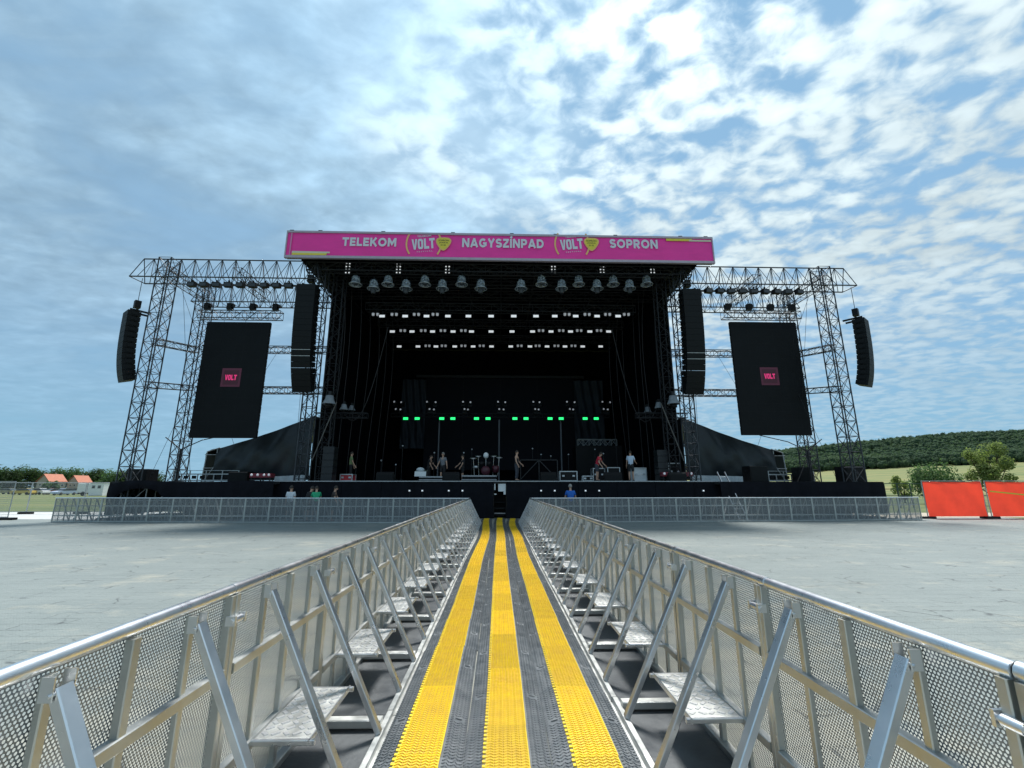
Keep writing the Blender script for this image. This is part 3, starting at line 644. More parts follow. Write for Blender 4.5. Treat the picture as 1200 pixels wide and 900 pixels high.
def seg_letter(ch):
    """blocky narrow letters in a 1 x 1 box, as polygons"""
    if ch == 'V': return [[(0, 1), (.34, 1), (.5, .34), (.66, 1), (1, 1), (.68, 0), (.32, 0)]]
    if ch == 'L': return [[(.08, 1), (.44, 1), (.44, .25), (.98, .25), (.98, 0), (.08, 0)]]
    if ch == 'T': return [[(0, 1), (1, 1), (1, .76), (.68, .76), (.68, 0), (.32, 0), (.32, .76), (0, .76)]]
    if ch == 'O':
        o = [(.22, 0), (.78, 0), (.98, .18), (.98, .82), (.78, 1), (.22, 1), (.02, .82), (.02, .18)]
        i = [(.40, .22), (.60, .22), (.64, .28), (.64, .72), (.60, .78), (.40, .78), (.36, .72), (.36, .28)]
        return [[o[k], o[(k + 1) % 8], i[(k + 1) % 8], i[k]] for k in range(8)]
def volt(mb, c, w, h, y, rot, grow=0.0):
    cr, sr = math.cos(rot), math.sin(rot); lw = w / 4.15
    for n, ch in enumerate('VOLT'):
        hh = h * (1 + grow * (0.5 if n in (0, 3) else 0))
        for poly in seg_letter(ch):
            pts = []
            for a, b in poly:
                X = -w / 2 + n * (w / 4) + a * lw; Z = (b - .5) * hh
                pts.append((c[0] + X * cr - Z * sr, y, c[1] + X * sr + Z * cr))
            mb.add(pts, [tuple(range(len(pts)))])
for o in [o for o in COL.objects if o.name.split('.')[0] == 'video_screen']:
    zc_ = [k for k in o.children if k.name.startswith('logo_field')][0].data.vertices[0].co.z + .46
    m = MB(); volt(m, (0, zc_), .72, .34, -.004, 0); m.build('logo_lettering', 'led_pink', o)

# ------------------------------------------------------------------ line arrays
def line_array(loc, rz, n, W, h, D, curve, label, strips=()):
    t = thing('line_array', loc, rz, label, 'loudspeaker array', 'hung loudspeaker arrays')
    MB().box((0, .1, .10), (W * .95, .1, .10)).box((-.3, .3, .10), (.08, 1.0, .10)).box((.3, .3, .10), (.08, 1.0, .10)).build('bumper_frame', 'black', t)
    m = MB().box((0, .15, .55), (.32, .3, .45)).tube((0, .15, .75), (0, .15, max(1.2, 14.0 - loc[2])), .016, 4); m.build('hoist', 'black', t)
    pf = Vector((0, -D / 2, 0)); a = 0.0
    for k in range(n):
        a += R(curve[0] + (curve[1] - curve[0]) * (k / (n - 1)) ** 2.2)
        m = MB(); rot = Matrix.Rotation(a, 3, 'X')
        prof = [(-D / 2, -h / 2 + .006), (D / 2, -h / 2 + .035), (D / 2, h / 2 - .035), (-D / 2, h / 2 - .006)]
        m.prism(prof, 'x', -W / 2, W / 2)
        for sx in (-1, 1): m.box((sx * (W / 2 + .012), .0, 0), (.03, D * .5, h * .5))
        m.v = [tuple(rot @ Vector(p)) for p in m.v]
        c = m.build('cabinet', 'grille', t, tuple(pf + rot @ Vector((0, D / 2, -h / 2))))
        if k in strips:
            m = MB().box((0, -D / 2 - .006, h / 2 - .03), (W - .02, .012, .035)); m.v = [tuple(rot @ Vector(p)) for p in m.v]; m.build('gap_strip', 'trim', c)  # thin pale strip along the gap above this cabinet
        pf = pf + rot @ Vector((0, 0, -h))
    return t
for S, side in ((-1, 'left'), (1, 'right')):
    line_array((S * 11.55, 25.3, 13.45), R(0), 18, 1.1, .362, .75, (0.3, 4.0), 'tall curved black loudspeaker array hung beside the %s portal tower' % side, (11, 12))
    line_array((-21.75 if S < 0 else 22.15, 25.5, 11.75), R(S * 38), 13, 1.0, .325, .62, (.3, 3.4), 'shorter curved loudspeaker array hung at the outer %s truss end' % side)

# ------------------------------------------------------------------ stage
def make_stage():
    t = thing('stage_platform', (0, SF, 0), 0, 'wide black stage platform with open doorway facing the walkway', 'stage')
    W = 13.2
    m = MB(); m.bbox((-W, .06, DZ - .14), (W, 18, DZ - .004)); m.build('deck', 'deck', t)
    m = MB()
    for a, b in ((-W, -.42), (.42, W)): m.bbox((a, -.012, DZ - .05), (b, .05, DZ))
    m.bbox((-.42, -.012, DZ - .05), (.42, .05, DZ)); m.build('deck_edge', 'trim', t)
    m = MB(); xs = [-W, -11, -8.8, -6.6, -4.4, -2.2, -.36]
    for a, b in zip(xs, xs[1:]):
        m.bbox((a + .01, .03, .02), (b - .01, .08, DZ - .055)); m.bbox((-b + .01, .03, .02), (-a - .01, .08, DZ - .055))
    m.build('front_skirt', 'skirt', t)
    MB().bbox((-W, .5, .02), (-.38, .53, DZ - .15)).bbox((.38, .5, .02), (W, .53, DZ - .15)).build('lining', 'fabric_black', t)
    m = MB(); m.bbox((-.37, .1, .02), (-.33, 1.5, DZ - .15)); m.bbox((.33, .1, .02), (.37, 1.5, DZ - .15)); m.bbox((-.37, 1.5, .02), (.37, 1.54, DZ - .15)); m.build('doorway', 'black', t)
    m = MB(); m.bbox((-.32, .2, .18), (.32, .5, .24)); m.bbox((-.32, .6, .5), (.32, .9, .56)); m.bbox((-.32, 1.0, .82), (.32, 1.3, .88)); m.build('stair', 'steel_dark', t)
    m = MB(); m.bbox((-.3, .12, .27), (.3, .16, .31)); m.build('stair_nosing', 'trim', t)
    m = MB(); m.bbox((-.10, .10, DZ - .58), (.20, .13, DZ - .16)); m.bbox((.2, .10, DZ - .75), (.32, .13, DZ - .16)); m.bbox((-.32, .10, DZ - .5), (-.26, .13, DZ - .16)); m.bbox((-.32, .1, DZ - .76), (-.2, .13, DZ - .70)); m.build('daylight_patch', 'white', t)  # white pieces painted in for daylight falling through the deck opening
    return t
make_stage()
# wings
for S, side in ((-1, 'left'), (1, 'right')):
    t = thing('wing_platform', (S * 17.5, SF - .65, 0), 0, 'low black %s stage wing platform %s' % (side, 'with a sagging cloth skirt' if S < 0 else 'with a straight cloth skirt'), 'stage wing')
    x0, x1 = -4.25, 4.0 if S > 0 else 4.25
    if S < 0: x0, x1 = -3.35, 5.3
    else: x0 = -5.3
    m = MB(); m.bbox((x0, .1, 1.86), (x1, 9, 2.0)); m.build('deck', 'deck', t)
    m = MB(); n = 40
    def hem(a):
        if S > 0: return .25 + .03 * math.sin(a * 50)
        x = x0 + (x1 - x0) * a
        return .3 + 1.33 * max(0, math.exp(-(abs((x + 1.7) / 1.75)) ** 3)) + .4 * math.exp(-((x + 3.2) / .5) ** 2) * 0
    def f(a, b):
        x = x0 + (x1 - x0) * a; zt = 1.99 + (.06 * math.sin(a * 9) if S < 0 else 0) - (.12 * math.exp(-((a) / .06) ** 2) if S < 0 else 0); zb = hem(a)
        return (x, .02 - .05 * math.sin(a * 61) * (1 - b) - .04 * math.sin(a * 23 + 1) * (1 - b) - .10 * math.sin(b * math.pi) * .5, zb + (zt - zb) * b)
    m.grid(f, 120, 8); o = m.build('cloth_skirt', 'skirt', t)
    m = MB(); xe = x1 if S > 0 else x0
    m.grid(lambda a, b: (xe, .02 + a * 6, .25 + 1.72 * b), 6, 2); m.build('end_skirt', 'skirt', t)
    m = MB()
    for i in range(7):
        x = x0 + .3 + (x1 - x0 - .6) * i / 6
        m.tube((x, .5, 0), (x, .5, 1.9), .03, 6); m.tube((x, 3, 0), (x, 3, 1.9), .03, 6)
        if i < 6:
            xb = x0 + .3 + (x1 - x0 - .6) * (i + 1) / 6
            m.tube((x, .5, .3), (xb, .5, 1.7), .024, 5); m.tube((x, .5, 1.0), (xb, .5, 1.0), .024, 5); m.tube((x, 3, 1.7), (xb, 3, .3), .024, 5)
    m.build('scaffold', 'galv', t)
    # gear rail along the back of the wing
    t = thing('guard_rail', (S * 18.4, 29.2, 2.0), 0, 'low grey steel guard rail standing on the %s wing deck' % side, 'guard rail', 'guard rails on the wings')
    m = MB()
    for z in (.12, .5): m.beam((-2.0, 0, z), (2.0, 0, z), .06, .07)
    m.beam((-2.0, 0, .72), (2.0, 0, .72), .03, .03); m.build('rail', 'galv', t)
    m = MB()
    for i in range(9): m.beam((-2.0 + i * .5, 0, .0), (-2.0 + i * .5, 0, .5 if i % 2 else .72), .05, .05)
    m.build('post', 'galv', t)
    m = MB()
    for i in range(8): m.box((-1.75 + i * .5, .05, .31), (.26, .06, .2))
    m.build('infill_panel', 'black', t)
    # stay pole with brackets
    m = MB(); m.tube((0, 0, 0), (0, 0, 1.9), .055, 8); m.path([(0, 0, 1.9), (S * -.9, .4, 2.5), (S * -2.2, 1.2, 3.0)], .03, 6); m.path([(0, 0, 1.9), (S * .8, -.3, 2.6)], .03, 6); m.tube((0, 0, 1.6), (S * -.9, 0, 0), .022, 5); m.box((0, 0, .03), (.5, .5, .06))
    tag(m.build('stay_pole', 'steel_dark', None, (S * 19.1, 27.6, 2.0)), 'dark forked stay pole between the two towers of the %s wing' % side, 'pole', 'stay poles on the wings')
    # side-stage tarp tent
    xa, xb = 18.3, 12.3
    t = thing('tarpaulin_shelter', (S * 15.4, 29.9, 2.0), 0, 'black tarpaulin shelter sloping up to the %s portal tower' % side, 'shelter', 'tarpaulin shelters beside the stage')
    def top(q): return 2.15 + (4.45 - 2.15) * (1 - (q ** .8)) if q < 1 else 2.15
    def front(a, b):
        q = 1 - a; x = S * (xb + (xa - xb) * q - 15.4); zt = 4.35 - 2.2 * q - .12 * math.sin(math.pi * q)
        lo = .15 + .25 * max(0, .7 - q) * 0
        y = (.07 * math.sin(9 * q + 2 * b) + .03 * math.sin(19 * q - 9 * b) + .016 * math.sin(37 * q + 14 * b)) * math.sin(math.pi * b) - .22 * math.sin(b * math.pi) + .05 * math.sin(23 * q + 5 * b) * (1 - .5 * b)
        return (x, y, lo + (zt - lo) * b)
    m = MB(); m.grid(front, 90, 36); m.grid(lambda a, b: (S * (xb + (xa - xb) * (1 - a) - 15.4), b * 6, 4.35 - 2.2 * (1 - a) - .30 * math.sin(math.pi * (1 - a)) - .05 * math.sin(b * 12) ** 2), 30, 10)
    m.grid(lambda a, b: (S * (xb - 15.4), a * 6, .1 + 4.2 * b), 2, 2); m.grid(lambda a, b: (S * (xa + .75 - 15.4), a * 6, .1 + 1.75 * b), 4, 4)
    m.grid(lambda a, b: (S * (xa + .75 * b - 15.4), a * 6, 2.15 - .3 * b ** 3), 4, 5); m.grid(lambda a, b: (S * (xa + .75 * a - 15.4), 3.0, 1.9 * b), 2, 2)
    m.build('cover', 'tarp', t)
    m = MB()
    for z in (.05, .9, 1.75): m.tube((S * (xa + .02 - 15.4), -.02, z), (S * (xa + .78 - 15.4), -.02, z), .03, 6)
    m.tube((S * (xa + .78 - 15.4), -.02, 0), (S * (xa + .66 - 15.4), -.02, 1.95), .035, 6); m.tube((S * (xa + .66 - 15.4), -.02, 1.95), (S * (xa - .1 - 15.4), -.02, 2.2), .035, 6); m.tube((S * (xa - .02 - 15.4), -.1, 0), (S * (xa - .02 - 15.4), -.1, 2.1), .03, 6)
    m.tube((S * (xa + .6 - 15.4), -.06, .1), (S * (xa - .05 - 15.4), -.06, 1.2), .03, 6)
    m.build('scaffold_frame', 'galv', t)
    m = MB()
    def wf(a, b): x = S * (12.4 + (1.9 if S < 0 else 4.6) * a - 15.4); return (x, -.35 - .05 * math.sin(a * 20), .05 + .42 * b - .1 * a * b)
    m.grid(wf, 20, 3); m.build('white_hem', 'white_cloth', t)

# ------------------------------------------------------------------ roof and portal
def make_roof():
    t = thing('stage_roof', (0, 25.2, 15.3), 0, 'huge black flat stage roof on dark trusses behind the pink banner', 'stage roof')
    m = MB(); m.bbox((-12.3, .35, .0), (12.3, 19, 1.5)); m.build('canopy', 'fabric_black', t)
    m = MB()
    for yy in (.7, 2.6, 4.6): lattice(m, (-12.0, yy, -.3), (12.0, yy, -.3), .5, .5, 24, .035, .02, 'box')
    for x in (-11.7, 11.7): lattice(m, (x, .4, -.35), (x, 17, -.35), .5, .6, 16, .035, .02, 'box')
    m.build('roof_trusses', 'steel_dark', t)
    m = MB()
    for i in range(-5, 6): m.beam((i * 2.2, .4, -.03), (i * 2.2, 18, -.03), .1, .1)
    m.build('rafter', 'steel_dark', t)
    m = MB()
    for u in (338, 372, 447, 530, 600, 652, 723, 800, 830):
        p = P(u, 270, 25.1); m.tube((p.x, .4, 1.5), (p.x, .4, 2.05), .05, 5); m.box((p.x, .4, 1.98), (.24, .2, .14))
    m.build('roof_bracket', 'steel_dark', t)
    return t
make_roof()
def make_banner():
    a, b = P(337, 271, 25.0), P(833, 272, 25.0); c, d = P(335, 301, 25.0), P(836, 303, 25.0)
    xl, xr = (a.x + c.x) / 2, (b.x + d.x) / 2; zt, zb = a.z, c.z
    t = thing('roof_banner', ((xl + xr) / 2, 25.0, zb), 0, 'long pink banner with white lettering and round yellow-ringed logos along the roof', 'banner')
    cx = (xl + xr) / 2; W = xr - xl; H = zt - zb
    def f(p, q): return (-W / 2 + W * p, .02 * math.sin(p * 90) * math.sin(q * 3.14) + .015 * math.sin(p * 37), .1 + (H - .2) * q)
    m = MB(); m.grid(f, 200, 4); m.build('printed_sheet', 'pink', t)
    m = MB()
    m.bbox((-W / 2 - .05, -.06, -.06), (W / 2 + .05, .12, .10)); m.bbox((-W / 2 - .05, -.06, H - .10), (W / 2 + .05, .12, H + .03)); m.bbox((-W / 2 - .05, -.06, .1), (-W / 2 + .02, .12, H - .1)); m.bbox((W / 2 - .02, -.06, .1), (W / 2 + .05, .12, H - .1))
    m.build('rail', mat('banner_rail', (.42, .36, .42), .5, .3, var=.1), t)
    m = MB(); m.bbox((-W / 2, .1, 0), (W / 2, .3, H)); m.build('backing', 'fabric_black', t)
    def L(u, v): p = P(u, v, 25.0); return p.x - cx, p.z - zb
    y = -.045
    def word(txt, u0, u1, v0, v1, bold, name='lettering', m_='lilac'):
        x0, z0 = L(u0, v1); x1, z1 = L(u1, v0); m = MB(); block_word(m, txt, x0, x1, z0, z1, y); m.build(name, m_, t)
    word('TELEKOM', 401, 465, 279.5, 288.5, .038)
    word('NAGYSZÍNPAD', 541.5, 637, 281, 290, .034)
    word('SOPRON', 714.5, 770, 281.5, 291, .036)
    for uc, vc in ((496.8, 285.8), (670.3, 286.3)):
        x, z = L(uc, vc); lg = thing_child('logo', t); lg.location = (x, 0, z)
        rx = 1.06; m = MB()
        for s in (-1, 1):
            pts = []; n = 24
            for k in range(n + 1):
                an = -R(37) + R(74) * k / n
                pts.append((s * (rx + .045) * math.cos(an), y, (rx + .045) * 1.12 * math.sin(an))); pts.append((s * (rx - .055) * math.cos(an), y, (rx - .055) * 1.12 * math.sin(an)))
            m.add(pts, [(2 * k, 2 * k + 1, 2 * k + 3, 2 * k + 2) for k in range(n)])
        m.build('ring', 'orange_print', lg)
        m = MB(); volt(m, (-.02, -.02), 1.42, .70, y - .004, R(5.5), .0); m.build('logo_lettering', 'lilac', lg)
        m = MB(); text_on(m, 'TELEKOM', (.0, .50), .12, .86, .02, y - .004, R(5)); text_on(m, 'F E S T I V A L', (.08, -.53), .08, .95, .01, y - .004, R(5)); m.build('small_lettering', 'lilac', lg)
        # plectrum
        def pick(cx_, cz_, w, h, yy):
            pts = []
            for k in range(28):
                an = 2 * math.pi * k / 28; ca, sa = math.cos(an), math.sin(an)
                zz = sa * h / 2; wid = w / 2 * (1.0 if sa > .2 else max(.0, .52 + .48 * (sa + 1) / 1.2))
                xx = ca * wid
                if sa > .35: xx = math.copysign(min(abs(ca) ** .55, 1) * w / 2, ca); zz = h / 2 * (.35 + (sa - .35) * .55)
                pts.append((cx_ + xx, yy, cz_ + zz))
            return pts
        m = MB(); p = pick(1.20, .06, .98, 1.05, y - .006); m.add(p, [tuple(range(len(p)))]); m.build('pick_border', 'orange_print', lg)
        m = MB(); p = pick(1.20, .065, .84, .90, y - .010); m.add(p, [tuple(range(len(p)))]); m.build('pick', 'yellow_print', lg)
        m = MB(); text_on(m, 'SOPRON', (1.20, .22), .11, .62, .02, y - .014); text_on(m, 'JÚNIUS', (1.20, .07), .13, .52, .02, y - .014); text_on(m, '21-25.', (1.20, -.09), .10, .34, .02, y - .014); m.build('pick_lettering', 'dark_print', lg)
    # colour blocks at the ends
    x0, z0 = L(342, 299.2); x1, z1 = L(383, 295.3); z0 = .12; z1 = .38; m = MB(); m.add([(x0, y, z0), (x1, y, z0), (x1 + .03, y, (z0 + z1) / 2), (x0, y, (z0 + z1) / 2)], [(0, 1, 2, 3)]); m.build('yellow_stripe', 'yellow_print', t)
    m = MB(); m.add([(x0, y, (z0 + z1) / 2), (x1 + .2, y, (z0 + z1) / 2), (x1 + .2, y, z1 - .02), (x0, y, z1)], [(0, 1, 2, 3)]); m.build('pale_stripe', 'peach', t)
    x0, z0 = L(338, 300.0); x1, z1 = L(343.5, 272.5); m = MB(); m.add([(x0 + .03, y + .003, z0 + .04), (x1, y + .003, z0 + .04), (x1, y + .003, z1 - .04), (x0 + .03, y + .003, z1 - .04)], [(0, 1, 2, 3)]); m.build('pale_end', 'pink_pale', t)
    x0, z0 = L(780, 278.0); x1, z1 = L(832, 275.2); m = MB(); z1 = H - .12; z0 = z1 - .16; m.add([(x0, y, z0), (x1 - 1.2, y, z0), (x1 - 1.2, y, z1), (x0, y, z1)], [(0, 1, 2, 3)]); m.build('yellow_stripe', 'yellow_print', t)
    m = MB(); m.add([(x1 - 1.4, y - .004, z0 - .02), (x1, y - .004, z0 - .02), (x1, y - .004, z0 + .09), (x1 - 1.4, y - .004, z0 + .09)], [(0, 1, 2, 3)]); m.build('pale_stripe', 'peach', t)
make_banner()

for S, side in ((-1, 'left'), (1, 'right')):
    for xx, yy, wh, mt in ((11.3, 26.5, 'outer', 'truss_dark'), (10.35, 27.0, 'inner', 'steel_dark')):
        t = thing('portal_tower', (S * xx, yy, 0), 0, 'dark lattice portal tower, the %s one at the stage\'s %s edge' % (wh, side), 'lattice tower', 'portal towers beside the stage opening')
        m = MB(); lattice(m, (0, 0, .1), (0, 0, 15.25), .62, .62, 22, .04, .02, 'box', (0, 1, 0), True); m.build('lattice', mt, t)
        MB().box((0, 0, .05), (1.2, 1.2, .1)).build('base_plate', 'steel_dark', t)
    # side drape and cables
    def dr(a, b, S=S): return (S * (11.0 + .10 * math.sin(a * 70) * (1 - .4 * b)), 27.5 + 16.5 * a, DZ + 13.2 * b)
    m = MB(); m.grid(dr, 160, 4); tag(m.build('side_drape', 'fabric_black'), 'black pleated drape closing the %s side of the stage' % side, 'drape', 'side drapes of the stage')
    cm = mat('cable_%s' % side, (.022, .020, .022), .6)
    for k in range(8):
        pts = []; sag = random.uniform(.1, .7)
        if k < 7:
            x = 10.2 - k * .3 + random.uniform(-.15, .15); yb = 27.3 + k * .8 + random.uniform(-.3, .3)
            for i in range(13): q = i / 12; pts.append(Vector((S * (x - sag * math.sin(math.pi * q) * (1 - q)), yb + random.uniform(-.02, .02), 14.8 + (DZ + .02 - 14.8) * q)))
        else: pts = [Vector((S * (10.1 - 2.6 * (i / 10)), 28.5, 6.6 - 1.6 * math.sin(math.pi * i / 10) + 5.5 * (i / 10) ** 2)) for i in range(11)]
        o = pts[-1].copy(); m = MB(); m.path([p - o for p in pts], .022 if k < 7 else .03, 4)
        tag(m.build('hanging_cable', cm, None, o), 'thin dark cable hanging inside the %s edge of the stage' % side if k < 7 else 'thick dark cable looping in a deep curve inside the %s edge of the stage' % side, 'cable', 'hanging cables at the %s stage edge' % side)
    # diagonal brace pipe
    m = MB(); m.tube((S * 10.6, 26.3, 5.9), (S * 9.6 if S < 0 else S * 9.3, 26.6, 9.0 if False else 2.1) if S > 0 else (S * 10.75, 26.3, 3.6), .05, 6) if False else m.tube((S * 9.65, 26.3, 6.6), (S * 10.75 if S < 0 else S * 8.6 * 0 + 10.75, 26.3, 3.2), .032, 6)
    tag(m.build('brace_pipe', mat('scaffold_pipe_%s' % side, (.12, .11, .10), .5, .3)), 'slanting scaffold pipe at the %s portal tower' % side, 'pipe', 'slanting pipes at the portal')

m = MB(); m.grid(lambda a, b: (-11.6 + 23.2 * a, 43.9 + .12 * math.sin(a * 90), DZ + 13.2 * b), 200, 4)
tag(m.build('back_drape', 'fabric_black'), 'black drape across the back of the stage', 'drape')
# LED wall
p0, p1 = P(500, 443, 42.5), P(672, 443, 42.5)
t = thing('led_wall', ((p0.x + p1.x) / 2, 42.5, DZ), 0, 'wide dark LED wall at the back of the stage, switched off', 'LED wall')
W_, H_ = p1.x - p0.x, p0.z - DZ
MB().bbox((-W_ / 2, 0, 1.2), (W_ / 2, .2, H_)).build('panel', mat('led_wall_face', (.0032, .004, .0085), .6, 0, var=.2, vscale=.4, spec=.15), t)
m = MB(); [m.bbox((-W_ / 2 + W_ * k / 4 - .015, -.012, 1.2), (-W_ / 2 + W_ * k / 4 + .015, 0, H_)) for k in range(1, 4)]; m.build('seam', 'black', t)
m = MB(); m.bbox((-W_ / 2 - 1.0, -.05, H_ + .05), (W_ / 2 + 1.0, .1, H_ + .3)); m.build('header', 'steel_dark', t)
for S, side, (ua, ub) in ((-1, 'left', (472, 500)), (1, 'right', (672, 706))):
    a, b = P(ua, 450, 42.2), P(ub, 450, 42.2)
    m = MB(); W2 = b.x - a.x
    m.grid(lambda p, q: (a.x + W2 * p, 42.2 + .10 * math.sin(p * 22 + q * 7) + .12 * math.sin(p * 9 - q * 11) * (1 - q), 5.2 + 6.6 * q), 40, 24)
    tag(m.build('masking_cloth', mat('masking_cloth_%s' % side, (.024, .030, .040), .6, 0, var=.25, vscale=.8, bump=.3, bscale=2, spec=.25)), 'wrinkled dark grey cloth hanging %s of the LED wall' % side, 'cloth', 'wrinkled cloths flanking the LED wall')

# ------------------------------------------------------------------ overhead lights
def make_strobe():
    t = thing('strobe_light', (0, 0, 0), 0, '', 'stage light', 'white strobe lights on the overhead bars')
    MB().box((0, .06, 0), (.46, .22, .26)).box((0, .1, .24), (.07, .07, .3)).build('housing', 'black', t)
    MB().box((0, -.06, -.02), (.36, .02, .17)).build('lens', 'white_lamp', t); return t
def make_twin():
    t = thing('twin_spotlight', (0, 0, 0), 0, '', 'stage light', 'small twin spotlights on the overhead bars')
    MB().box((0, .06, .16), (.5, .16, .10)).box((0, .08, .3), (.06, .06, .24)).build('yoke', 'black', t)
    for s in (-.15, .15): MB().lathe([(.0, -.10), (.085, -.10), (.1, .06), (.0, .06)], (s, 0, .03), 8).build('lens', 'lamp_dim', t)
    return t
stro, twin = Proto(make_strobe()), Proto(make_twin())
rows = [('front', 28.6, 370.5, [448, 475, 500, 525, 549, 575.5, 602, 628, 650, 674.5, 699.5, 724], [440, 462, 488, 510, 664.5, 688, 712, 734], -2.6),
        ('middle', 31.7, 388.5, [460, 483, 507, 531, 552.6, 575.5, 600, 624, 645.6, 668.4, 691, 713], [472, 496, 519, 543, 634, 657.7, 678.7, 702], -1.6),
        ('rear', 35.3, 406, [468, 490, 511, 533, 554.5, 576, 598.5, 621, 641, 662, 682.7, 703.7], [501, 520, 543, 564.5, 609, 630, 652, 672], -1.2)]
for nm, Y, v, us, us2, dv in rows:
    for k, u in enumerate(us): stro.put(P(u, v, Y), 0, 'white rectangular strobe light, %s from left on the %s overhead bar' % (ORD[k], nm))
    for k, u in enumerate(us2): p = P(u, v + dv, Y + .25); twin.put((p.x, p.y, p.z - .05), 0, 'small twin spotlight, %s from left on the %s overhead bar' % (ORD[k], nm))
    p = P(587, v - 7, Y + .3); m = MB(); lattice(m, (-9.2, 0, 0), (9.2, 0, 0), .5, .5, 26, .03, .016, 'box')
    tag(m.build('lighting_truss', 'steel_dark', None, (.05, Y + .3, p.z + .1)), 'dark overhead lighting truss with white lights, the %s of three' % nm, 'truss', 'overhead lighting trusses')
for S, side, u in ((-1, 'left', 438), (1, 'right', 733)):
    pass
# front truss with weatherproof domes and blinders
m = MB(); lattice(m, (-10.3, 0, 0), (10.3, 0, 0), .5, .5, 26, .035, .018, 'box')
zf = P(585, 317, 26.2).z
tag(m.build('lighting_truss', 'steel_dark', None, (.05, 26.2, zf)), 'dark front truss holding the domed lights under the banner', 'truss', 'overhead lighting trusses')
def make_dome(head_low):
    t = thing('domed_spotlight', (0, 0, 0), 0, '', 'stage light', 'spotlights in clear rain domes')
    m = MB(); m.lathe([(.02, .36), (.18, .34), (.255, .24), (.28, .05), (.31, -.16), (.40, -.26), (.41, -.29)], (0, 0, 0), 20); m.build('dome', 'dome', t)
    m = MB(); m.lathe([(.395, -.26), (.425, -.275), (.42, -.30), (.395, -.30)], (0, 0, 0), 20); m.build('rim', 'silver_edge', t)
    m = MB(); m.box((0, 0, .22), (.30, .30, .16)); m.tube((0, 0, .3), (0, 0, .62), .03, 6); m.build('base', 'steel_dark', t)
    z = -.36 if head_low else -.06
    m = MB(); m.box((-.17, 0, z + .12), (.04, .1, .36)).box((.17, 0, z + .12), (.04, .1, .36)); m.build('yoke', 'steel_dark', t)
    m = MB(); m.lathe([(.0, .16), (.12, .15), (.14, 0), (.15, -.2), (.13, -.24), (.0, -.24)], (0, 0, z), 12); m.build('lamp_head', mat_once2('lamp_grey', (.05, .055, .065)), t)
    m = MB(); m.lathe([(0, -.25), (.11, -.245), (.11, -.235)], (0, 0, z), 12); m.build('lens', 'glass_dark', t)
    return t
dA, dB = Proto(make_dome(False)), Proto(make_dome(True))
du = [417, 438, 455, 476, 498, 518.5, 541, 563.5, 610.5, 634.5, 658, 678, 699.5, 718.5, 737.5, 757.5]
for k, u in enumerate(du):
    low = k % 2 == (1 if k < 8 else 0)
    p = P(u, 334 if low else 329, 26.2)
    (dB if low else dA).put(p, R(random.uniform(-30, 30)), 'rain-domed spotlight under the banner, %s from left, %s' % (ORD[k], 'head hanging low' if low else 'head tucked inside'), (.94, .94, .94))
for S, side, pts in ((-1, 'left', ((386, 470, 1.75), (403, 478, 1.2), (412, 479, 1.1))), (1, 'right', ((789, 470, 1.75), (772, 476, 1.3), (759, 481, 1.2)))):
    for k, (u, v, sc) in enumerate(pts):
        p = P(u, v, 26.3 + k * 1.4)
        t = thing('hooded_spotlight', p, 0, 'pale hooded spotlight, %s from outside on the %s side tower' % (ORD[k], side), 'stage light', 'pale hooded spotlights on the side towers')
        q = sc * .2
        m = MB(); m.lathe([(.25 * q, .95 * q), (.6 * q, .93 * q), (.75 * q, .2 * q), (1.15 * q, -.55 * q)], (0, 0, 0), 12); m.build('hood', mat_once2('hood_cloth', (.20, .22, .24)), t)
        m = MB(); m.lathe([(0, -.3 * q), (.55 * q, -.35 * q), (.6 * q, -1.1 * q), (0, -1.15 * q)], (0, 0, 0), 10); m.build('lamp_head', 'black', t)
        m = MB(); m.box((0, .1, q * 1.3), (.5 * q, .3, .8 * q)); m.build('bracket', 'steel_dark', t)
    p = P(400 if S < 0 else 775, 487, 27.5); m = MB(); lattice(m, (-1.6, 0, 0), (1.6, 0, 0), .3, .3, 6, .025, .014); tag(m.build('side_truss', 'steel_dark', None, p), 'short dark truss below the hooded lights on the %s side' % side, 'truss', 'short side trusses with hooded lights')
def make_blinder():
    t = thing('blinder_light', (0, 0, 0), 0, '', 'stage light', 'eight-lamp blinder lights under the banner')
    MB().box((0, .06, 0), (.42, .1, .86)).build('housing', 'black', t)
    for i in range(2):
        for j in range(4):
            MB().lathe([(0, -.03), (.035, -.025), (.05, .0), (.052, .03)], (-.1 + i * .2, .01, -.31 + j * .205), 8, True, Matrix.Rotation(R(90), 3, 'X') @ Matrix.Scale(-1, 3, (0, 0, 1))).build('lamp', 'white_lamp', t)
    return t
bl = Proto(make_blinder())
for k, u in enumerate((407.5, 467, 524.5, 648.5, 705.5, 764.5)): bl.put(P(u, 314, 25.85), 0, 'eight-lamp white blinder light, %s from left under the banner' % ORD[k])

